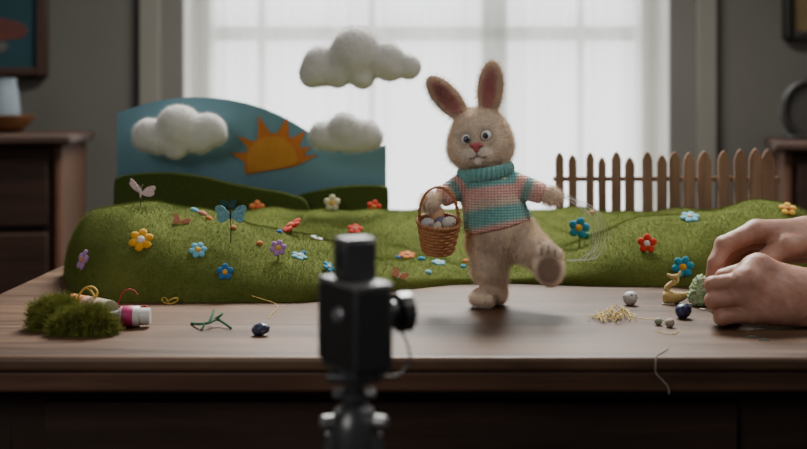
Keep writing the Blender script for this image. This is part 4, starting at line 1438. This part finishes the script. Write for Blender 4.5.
table_egg(683.5, 318.3, 7.4, M_blu2, 'dark ink-blue lumpy egg on the table near the fingertips', (0.3, 1.2, 0.6), L=1.15)
M_mint = mat('mint_bead', (0.26, 0.31, 0.22), 0.6, (0.2, 0.25, 0.17), 400, 0.4, 900)
M_bei = mat('beige_bead', (0.40, 0.34, 0.27), 0.7, (0.3, 0.25, 0.2), 400, 0.5, 900)
table_egg(658.5, 325.2, 3.9, M_mint, 'small mint green bead at the end of the yellow yarn', (0.5, 0.6, 0), 'bead', 1.0, 'beads at the yarn end', 'bead')
table_egg(670, 327.4, 4.6, M_bei, 'small beige bead at the end of the yellow yarn', (0.3, 0.9, 0), 'bead', 1.05, 'beads at the yarn end', 'bead')
# pale yellow yarn tangle
pts = []
for i in range(900):
    t = i/899
    if t < 0.8:
        u = t/0.8
        x = 594 + 36*u + 5*math.sin(u*97) + 4*math.sin(u*61+1)
        y = 319.5 + 2.6*math.cos(u*89) + 2.0*math.sin(u*51) - 1.0*u
        env = 0.35 + 0.65*math.exp(-((x-617)/13)**2)
        z = .0012 + .0085*env*(0.5+0.5*math.sin(u*131+0.5*math.sin(u*37)))
    else:
        u = (t-0.8)/0.2
        x = 630 + 42*u; y = 318.5 + 5.5*math.sin(u*2.2) - 1.0*u; z = .0012 + .0018*max(0, math.sin(u*3.1))
    p = T(x, y); pts.append(Vector((p.x, p.y, TZ+z)))
strand('yarn_tangle', pts, .00045, M_paley, 'tangle of pale yellow yarn lying between the eggs and the rabbit', 'yarn')
pts = spline([lift(T(655, 331), .0006), lift(T(664, 334), .0006), lift(T(674, 334.5), .0006), lift(T(679, 331), .0006)], 8)
strand('thread_snippet', pts, .0004, M_paley, 'pale yellow thread lying in front of the two small beads')
# straw figure
sf0 = T(677, 303.5); dS = sf0.y
st = empty('straw_figure', sf0, 'folded yellow straw animal figure with a raised neck beside the hands', 'straw figure')
M_straw = mat('yellow_straw', (0.60, 0.44, 0.17), 0.7, (0.42, 0.28, 0.09), 350, 0.6, 500, stretch=(1, 1, 3))
def S(px, py, v=0): return P(px, py, dS + v*.001) - sf0
def wrap(mb, pts, r, turns, r2):
    """straw strips wound around a soft core"""
    c = spline(pts, 10); n = len(c)
    rs = [r(i/(n-1)) for i in range(n)]
    mb.tube(c, rs, 10)
    for ph in (0, 2.1, 4.2):
        q = []
        for i, p in enumerate(c):
            a = i/(n-1)*turns*2*math.pi + ph
            q.append(p + Vector((math.cos(a)*0.3, math.cos(a), math.sin(a))).normalized()*rs[i]*0.92)
        mb.tube(q, r2, 6)
b_ = MB(); wrap(b_, [S(663.5, 297), S(668, 297), S(676, 297.5), S(684, 296), S(691, 293)], lambda t: .0005+.0062*math.sin(math.pi*min(1, .06+.94*t)**0.62), 5, .0011); b_.build('straw_body', M_straw, st, smooth=70)
b_ = MB(); wrap(b_, [S(668, 294), S(667, 288), S(671, 284), S(676.5, 281), S(676.5, 277)], lambda t: .0030-.0007*t, 4, .0008); b_.build('neck', M_straw, st, smooth=70)
b_ = MB(); wrap(b_, [S(667, 274.5), S(671, 276.5), S(676.5, 277)], lambda t: .0010+.0020*t, 2, .0006); wrap(b_, [S(676, 278), S(679, 275), S(680.5, 271.5)], lambda t: .0023-.0012*t, 2, .0006); b_.build('straw_head', M_straw, st, smooth=70)
# scraps of pale paper
M_scrap = mat('torn_paper', (0.47, 0.44, 0.38), 0.9)
def scrap(px, py, w_, h_, label, seed):
    r_ = random.Random(seed); b = T(px, py); n = 11; s = b.y/F
    vs = []
    for k in range(n):
        a = 2*math.pi*k/n; rr = r_.uniform(.7, 1.1)
        vs.append((w_*s*rr*math.cos(a), h_*s*rr*math.sin(a)*3.0))
    mb = MB()
    m_ = len(vs)
    mb.add([(x, y, .0004+.0008*r_.random()) for x, y in vs] + [(x, y, 0.0002) for x, y in vs], [tuple(range(m_)), tuple(reversed(range(m_, 2*m_)))] + [(i, (i+1) % m_, (i+1) % m_+m_, i+m_) for i in range(m_)])
    o = mb.build('paper_scrap', M_scrap, smooth=0); o.location = (b.x, b.y, TZ+.0002)
    props(o, label, 'paper scrap', 'paper scraps')
scrap(668, 304.5, 7, 1.8, 'torn pale paper scrap under the straw figure', 1)
scrap(703, 309.5, 4, 1.6, 'torn pale paper scrap beside the knuckles', 4)
# crumpled green tissue
gc = T(702, 305.5); gs = gc.y/F
def gfn(p): return smin(d_ell(p, Vector((gc.x, gc.y, TZ+14*gs)), (10*gs, 11*gs, 15.5*gs)), d_ell(p, Vector((gc.x-3*gs, gc.y, TZ+8*gs)), (10*gs, 10*gs, 8.5*gs)), .003)
V, Qd = nets(gfn, (gc.x-.016, gc.y-.016, TZ-.004), (gc.x+.016, gc.y+.016, TZ+.034), .0008)
nn = fbm(V, 420, 3); n2 = np.abs(fbm(V, 170, 13))
dirv = V - np.array([gc.x, gc.y, TZ+12*gs]); dirv /= np.linalg.norm(dirv, axis=1)[:, None]
V = V + dirv*(0.0026*nn - 0.0055*n2 + 0.0015)[:, None]
V[:, 2] = np.maximum(V[:, 2], TZ+.0003)
M_tis = mat('pale_green_tissue', (0.42, 0.50, 0.32), 0.85, (0.22, 0.33, 0.15), 240, 0.3, 500)
o = npmesh('tissue_ball', V, Qd, M_tis, loc=(gc.x, gc.y, TZ)); props(o, 'crumpled pale green tissue ball held against the fingertips', 'tissue')
# thread over the front edge
e0 = T(662, 349)
ye = TY0 - .0012
def ed(px, py): 
    p = P(px, py, ye); return p
pts = spline([lift(T(668, 349), .0006), lift(T(662, 353), .0006), Vector((ed(658, 359).x, TY0+.004, TZ+.0008)), ed(655.5, 364), ed(656, 373), ed(663, 381), ed(668, 387), ed(669, 394)], 8)
strand('thread_snippet', pts, .00045, mat('pale_thread', (0.34, 0.31, 0.24), 0.7), 'pale thread hanging down over the front edge of the table')
# faint fallen shreds
M_shred = mat('blue_green_shred', (0.05, 0.14, 0.12), 0.8)
for x, y, lb in ((764, 341, 'tiny teal felt shred on the table in front of the hand, nearest the edge'), (752, 338, 'tiny teal felt shred on the table in front of the hand, nearer the knuckles')):
    b = T(x, y)
    o = MB().tube([Vector((-.004, 0, .0006)), Vector((0, .001, .0012)), Vector((.004, -.001, .0006))], .0006, 6).build('felt_shred', M_shred, smooth=80)
    o.location = (b.x, b.y, TZ+.0002); props(o, lb, 'felt shred', 'felt shreds')

# ------------------------------------------------------------------ dark film camera on its tripod, near the viewer
CD = 0.62
M_blk = mat('black_leatherette', (0.011, 0.011, 0.012), 0.5, (0.008, 0.008, 0.009), 300, 0.3, 900, spec=0.5)
M_bmet = mat('black_metal', (0.032, 0.032, 0.034), 0.3, (0.026, 0.026, 0.028), 100, metal=0.0, spec=0.8)
M_satin = mat('steel_and_lit_tops', (0.26, 0.26, 0.265), 0.35, (0.20, 0.20, 0.205), 100, metal=0.6)  # steel for knobs; on the camera tops the pale grey paints in window light
M_lens = mat('dark_glass', (0.004, 0.004, 0.006), 0.05, None, 50, coat=1.0)
cs = CD/F
yaw = math.radians(30)
ctr = P(354.5, 364, CD)                        # bottom of body on its axis
cm = empty('film_camera', (ctr.x, CD, ctr.z), 'old black film camera seen from behind, standing on a tripod', 'camera')
cm.rotation_euler = (0, 0, yaw)
# local x: lens direction, local y: away from the viewer, z up.  u = pixels
u = cs
Lx, Wy, Hh = 40*u, 82*u, 79*u                # length along the lens, width, height
def cp(name, mb, m, par=cm, **k): return mb.build(name, m, par, **k)
x0, x1 = -Lx/2, Lx/2
y0, y1 = -Wy/2, Wy/2
cp('camera_body', MB().box((x0, y0, 0), (x1, y1, Hh)), M_blk, bevel=2.2*u, seg=3)
cp('top_plate', MB().box((x0-1*u, y0-1*u, Hh), (x1+1*u, y1+1*u, Hh+6*u)), M_satin, bevel=2.0*u, seg=3)  # satin grey here stands in for window light on the top
for q in ((x1-3*u, y0-0.8*u, x1+0.6*u, y0+3*u), (x0-0.6*u, y0-0.8*u, x0+3*u, y0+3*u), (x0-0.6*u, y1-3*u, x0+3*u, y1+0.8*u)):
    cp('corner_trim', MB().box((q[0], q[1], 2*u), (q[2], q[3], Hh-1*u)), M_bmet, bevel=1.0*u)
vf = cp('viewfinder', MB().box((x0-0*u, -18*u, Hh+6*u), (x1-4*u, 9*u, Hh+46*u)), M_bmet, bevel=3*u, seg=3)
cp('finder_cap', MB().box((x0+1*u, -17*u, Hh+43*u), (x1-5*u, 8*u, Hh+48.5*u)), M_satin, vf, bevel=1.5*u)  # paler colour paints the light on top of the finder
cp('eyepiece', MB().box((x0-2*u, -10*u, Hh+18*u), (x0+1*u, 4*u, Hh+36*u)), M_lens, vf, bevel=1*u)
Mk = Matrix.Translation((x0, -8*u, 52*u)) @ Matrix.Rotation(-math.pi/2, 4, 'Y')
kb = MB().lathe([(8.2*u, 0), (8.2*u, 2*u), (6.6*u, 3.5*u), (6.2*u, 6*u), (3*u, 7*u)], 32, Mk)
cp('winding_knob', kb, M_satin)
Ml = Matrix.Translation((x1+1.5*u, -5*u, 48*u)) @ Matrix.Rotation(math.pi/2, 4, 'Y')
ln = cp('lens', MB().lathe([(17*u, -1.5*u), (17*u, 5*u), (13*u, 6*u), (13*u, 20*u), (14*u, 21*u), (14*u, 25*u)], 40, Ml), M_bmet)
cp('lens_hood', MB().lathe([(14*u, 23*u), (20*u, 25*u), (20*u, 37*u), (18*u, 38*u), (17*u, 28*u), (0.2*u, 27*u)], 40, Ml, fn=lambda k, a: 0.5*u*math.cos(a*28) if k in (1, 2) else 0), M_bmet, ln)
cp('base_plate', MB().box((x0+1*u, y0+4*u, -6*u), (x1-1*u, y1-4*u, -0.2*u)), M_bmet, bevel=1.5*u)
cinv = cm.matrix_basis.inverted() if False else (Matrix.Translation(cm.location) @ Matrix.Rotation(yaw, 4, 'Z')).inverted()
pts = [cinv @ P(*q) for q in ((398, 327, .66), (403, 334, .66), (408, 346, .655), (410, 358, .65), (405, 369, .645), (395, 376, .64), (384, 377, .63))]
cp('cable', MB().tube(spline(pts, 8), 1.3*u, 8), M_blk)

tp = empty('tripod', (cm.location.x, CD, 0), 'black tripod with shiny knobs carrying the film camera', 'tripod')
tx = cm.location.x
zt = ctr.z - 6.0*u
def tpz(py): return CH - (py-HZ)*cs
def tq(name, mb, m, par=tp, **k):
    o = mb.build(name, m, par, loc=(tx, CD, 0), **k); o.location = (0, 0, 0); return o
plate = tq('mount_plate', MB().box((tx-27*u, CD-20*u, tpz(379)), (tx+27*u, CD+20*u, zt-0.0001)), M_bmet, bevel=2*u)
head = tq('tripod_head', MB().lathe([(12*u, tpz(401)), (14*u, tpz(399)), (14*u, tpz(392)), (9*u, tpz(389)), (9*u, tpz(384)), (17*u, tpz(382)), (17*u, tpz(378.5))], 32, Matrix.Translation((tx, CD, 0))), M_bmet)
for s in (-1, 1):
    tq('tilt_knob', MB().cyl((tx+s*11*u, CD, tpz(393)), (tx+s*21*u, CD-3*u, tpz(393)), 5.5*u, 5.2*u, 20, 1.2*u), M_satin, head)
tq('column', MB().cyl((tx, CD, 0.36), (tx, CD, tpz(400)), 8.5*u), M_bmet)
sp = tq('leg_spider', MB().lathe([(12*u, tpz(452)), (26*u, tpz(444)), (25*u, tpz(424)), (19*u, tpz(410)), (13*u, tpz(404)), (10*u, tpz(402))], 36, Matrix.Translation((tx, CD, 0))), M_bmet)
for s, k in ((-1, 0), (1, 1)):
    tq('collar_knob', MB().ell((tx+s*15*u, CD-12*u, tpz(408)), (5*u, 5*u, 5*u)), M_satin, sp, smooth=80)
    tq('locking_knob', MB().cyl((tx+s*20*u, CD-9*u, tpz(419)), (tx+s*33*u, CD-14*u, tpz(418)), 7*u, 6.2*u, 22, 1.6*u), M_satin, sp)
for k in range(3):
    a = math.radians(-90 + 120*k + 60)
    dx, dy = math.cos(a), math.sin(a)
    p0 = Vector((tx+dx*22*u, CD+dy*22*u, tpz(432)))
    p1 = Vector((tx+dx*0.10, CD+dy*0.10, 0.36)); p2 = Vector((tx+dx*0.19, CD+dy*0.19, 0.012))
    lg = tq('leg', MB().cyl(p0, p1, 9*u, 8*u, 18).cyl(p1, p2, 6.5*u, 6*u, 18), M_bmet)
    tq('leg_clamp', MB().cyl(p1+Vector((0, 0, .02)), p1-Vector((0, 0, .012)), 11*u, 10*u, 18, 1.5*u), M_satin, lg)
    tq('foot', MB().ell((p2.x, p2.y, .011), (.011, .011, .011)), M_blk, lg, smooth=80)

# ------------------------------------------------------------------ furniture and wall things behind
M_maho = wood('dark_mahogany', (0.014, 0.007, 0.005), (0.034, 0.015, 0.010), rough=0.7, spec=0.2)
M_mside = wood('mahogany_lit_side', (0.055, 0.024, 0.013), (0.10, 0.047, 0.026), axis='Z', rough=0.75, spec=0.25)  # end panels lighter than the drawers: window light put into the colour
M_mtop = wood('mahogany_top', (0.030, 0.016, 0.011), (0.065, 0.036, 0.026), rough=0.55, spec=0.3)
M_brass = mat('dull_brass', (0.12, 0.08, 0.035), 0.4, None, 60, metal=0.8)
def chest(x_edge, y_front, h, w_, dep, rot, sgn, label, nd=4):
    """a chest of drawers; sgn +1: its side that faces the window is on the right end, -1: on the left end"""
    root = empty('chest_of_drawers', (x_edge, y_front, 0), label, 'chest of drawers')
    root.rotation_euler = (0, 0, rot)
    s = -sgn
    def bx(x0, x1, y0, y1, z0, z1): return MB().box((min(x0, x1), y0, z0), (max(x0, x1), y1, z1))
    bx(s*0.02, s*(w_-.02), 0.012, dep, 0.10, h-.025).build('carcass', M_maho, root, bevel=.003)
    bx(0, s*0.02, 0.0, dep, 0.0, h-.025).build('side_panel', M_mside, root, bevel=.008, seg=3)
    bx(s*(w_-.02), s*w_, 0.0, dep, 0.0, h-.025).build('side_panel', M_mside, root, bevel=.004)
    bx(-s*.022, s*(w_+.022), -.022, dep+.002, h-.025, h).build('chest_top', M_mtop, root, bevel=.008, seg=3)
    z = 0.12; dh = (h-.025-.12-.02)/nd
    for k in range(nd):
        dr = bx(s*.032, s*(w_-.032), -.004, .0115, z+.008, z+dh-.008).build('drawer', M_maho, root, bevel=.004)
        for t in (.22, .78):
            xk = s*(.032 + (w_-.064)*t)
            MB().cyl((xk, -.004, z+dh/2), (xk, -.018, z+dh/2), .006).ell((xk, -.024, z+dh/2), (.014, .01, .014)).build('knob', M_brass, dr, smooth=60)
        z += dh
    return root
chest((62-CX)*2.62/F, 2.62, CH-(134-HZ)*2.62/F, 0.95, 0.46, math.radians(9), 1, 'dark wooden chest of drawers below the teal picture')
chest((784-CX)*2.72/F, 2.72, CH-(141-HZ)*2.72/F, 0.95, 0.42, math.radians(-14.5), -1, 'dark wooden chest of drawers behind the picket fence')

# teal picture
M_frame = mat('brown_frame', (0.055, 0.028, 0.02), 0.5, (0.04, 0.02, 0.015), 60)
M_frame2 = mat('black_frame', (0.022, 0.02, 0.018), 0.5)
M_pt = mat('teal_canvas', (0.012, 0.055, 0.07), 0.8, (0.009, 0.042, 0.055), 8)
M_pr = mat('russet_paint', (0.15, 0.042, 0.028), 0.8, (0.09, 0.03, 0.024), 20)
M_oc = mat('ochre_print', (0.17, 0.12, 0.05), 0.8, (0.12, 0.085, 0.04), 12)
def picture(pxl, pxr, pyt, pyb, bw, fm, cmn, label, blob=None):
    y = WY-.03
    a = P(pxl, pyt, y); b = P(pxr, pyb, y)
    w = bw*y/F
    c = ((a.x+b.x)/2, WY, (a.z+b.z)/2)
    root = empty('wall_picture', c, label, 'picture')
    def g(mb, n, m, **k):
        o = mb.build(n, m, root, loc=c, **k); o.location = (0, 0, 0); return o
    g(MB().box((a.x, y, b.z), (a.x+w, WY-.0005, a.z)).box((b.x-w, y, b.z), (b.x, WY-.0005, a.z)).box((a.x+w, y, a.z-w), (b.x-w, WY-.0005, a.z)).box((a.x+w, y, b.z), (b.x-w, WY-.0005, b.z+w)), 'frame', fm, bevel=.004)
    cv = g(MB().box((a.x+w, y+.014, b.z+w), (b.x-w, WY-.0005, a.z-w)), 'canvas', cmn)
    if blob:
        for pts, m, nm in blob:
            g(MB().prism([(P(x, y_, y).x, P(x, y_, y).z) for x, y_ in spl3(pts)], y+.0125, y+.0138), nm, m, smooth=0).parent = cv
def spl3(pts): return [(v.x, v.y) for v in spline([(x, y, 0) for x, y in pts], 5, True)]
picture(-95, 46, -60, 76, 8.5, M_frame, M_pt, 'teal picture with a russet shape in a brown frame on the wall',
        [([(-60, 30), (-45, 18), (-20, 16), (5, 19), (22, 24), (26, 32), (18, 38), (0, 40), (-15, 46), (-40, 44), (-55, 38)], M_pr, 'russet_shape'),
         ([(-40, 46), (-15, 44), (3, 42), (6, 48), (-6, 54), (-28, 56)], mat('grey_paint', (0.12, 0.11, 0.10), 0.8), 'grey_shape')])
picture(785, 880, -80, 38, 7, M_frame2, M_oc, 'ochre picture in a black frame high on the wall')
# pale vase and wooden bowl on the far chest
vy = 2.80
zc = CH-(134-HZ)*2.62/F
s = vy/F
M_vase = mat('pale_blue_glaze', (0.155, 0.19, 0.215), 0.4, (0.12, 0.15, 0.175), 8)
vx = P(2, 0, vy).x
o = MB().lathe([(r*s, zc+.0005+z*s) for r, z in ((12, 1.6), (15, 2.5), (18, 8), (17.5, 25), (15.5, 42), (13.5, 50), (14.5, 54), (13, 54), (12, 49), (13, 30), (11, 3), (0.1, 2.5))], 36, Matrix.Translation((vx, vy, 0))).build('vase', M_vase, loc=(vx, vy, zc), smooth=60)
props(o, 'pale blue vase standing on the chest below the teal picture', 'vase')
M_bowl = mat('amber_wood', (0.24, 0.105, 0.035), 0.45, (0.14, 0.06, 0.02), 25)
o = MB().lathe([(r*s, zc+.0005+z*s) for r, z in ((14, 0), (18, 1), (27, 8), (33, 17), (31.5, 17.3), (25, 9), (16, 1.4), (0.1, 1.2))], 40, Matrix.Translation((vx, vy, 0))).build('bowl', M_bowl, loc=(vx, vy, zc), smooth=60)
props(o, 'wide amber wooden bowl on the chest, around the foot of the pale blue vase', 'bowl')
# round mirror on the other chest
my = 2.86; s = my/F
zc2 = CH-(141-HZ)*2.72/F
mc_ = P(811, 110, my); rz_ = (mc_.z - zc2)
M_mirr = mat('old_mirror', (0.10, 0.095, 0.085), 0.25, (0.07, 0.066, 0.06), 6, metal=0.4)
mr_ = empty('table_mirror', (mc_.x, my, zc2), 'oval dark-framed mirror standing on the chest behind the fence', 'mirror')
def mpart(mb, n, m, **k):
    o = mb.build(n, m, mr_, loc=(mc_.x, my, zc2), **k); o.location = (0, 0, 0)
ra, rbz = 27*s, 28*s
pts = [(mc_.x+ra*math.cos(a), my, mc_.z+.002+rbz*math.sin(a)) for a in [2*math.pi*k/64 for k in range(64)]]
mpart(MB().tube(pts, 4.5*s, 10, True), 'mirror_frame', M_frame2, smooth=80)
mpart(MB().prism([(mc_.x+ra*math.cos(2*math.pi*k/64), mc_.z+.002+rbz*math.sin(2*math.pi*k/64)) for k in range(64)], my-.002, my+.002), 'mirror_glass', M_mirr, smooth=0)
mpart(MB().box((mc_.x-.06, my-.04, zc2+.0004), (mc_.x+.06, my+.04, zc2+.012)), 'stand_base', M_frame2, bevel=.003)

# ------------------------------------------------------------------ light
def area(name, loc, target, size, energy, col=(1, 1, 1), sy=None):
    l = bpy.data.lights.new(name, 'AREA')
    l.energy = energy; l.color = col; l.size = size
    if sy: l.shape = 'RECTANGLE'; l.size_y = sy
    o = bpy.data.objects.new(name, l); COL.objects.link(o)
    o.location = loc
    o.rotation_euler = (Vector(target)-Vector(loc)).to_track_quat('-Z', 'Y').to_euler()
    return o
# unseen lamps added to light the set: strong overhead, weaker side and front fill
area('overhead_light', (0.10, 2.25, 2.25), (0.03, 1.25, 0.75), 0.7, 96, (1.0, 0.98, 0.92))
area('side_light', (1.3, 0.75, 1.9), (0.1, 1.15, 0.8), 0.7, 10, (1.0, 0.95, 0.90))
area('fill_light', (-0.8, -0.3, 1.5), (0.0, 1.15, 0.90), 0.6, 7.0, (1.0, 0.97, 0.94))

wd = bpy.data.worlds.new('world'); SC.world = wd
wd.use_nodes = True
wd.node_tree.nodes['Background'].inputs[0].default_value = (0.9, 0.95, 1.0, 1)
wd.node_tree.nodes['Background'].inputs[1].default_value = 0.08

SC.view_settings.view_transform = 'AgX'
SC.view_settings.look = 'None'
SC.view_settings.exposure = 0.0
SC.cycles.max_bounces = 6
SC.cycles.diffuse_bounces = 3
SC.cycles.transparent_max_bounces = 8
SC.cycles.caustics_reflective = False
SC.cycles.caustics_refractive = False
SC.cycles.sample_clamp_indirect = 4.0
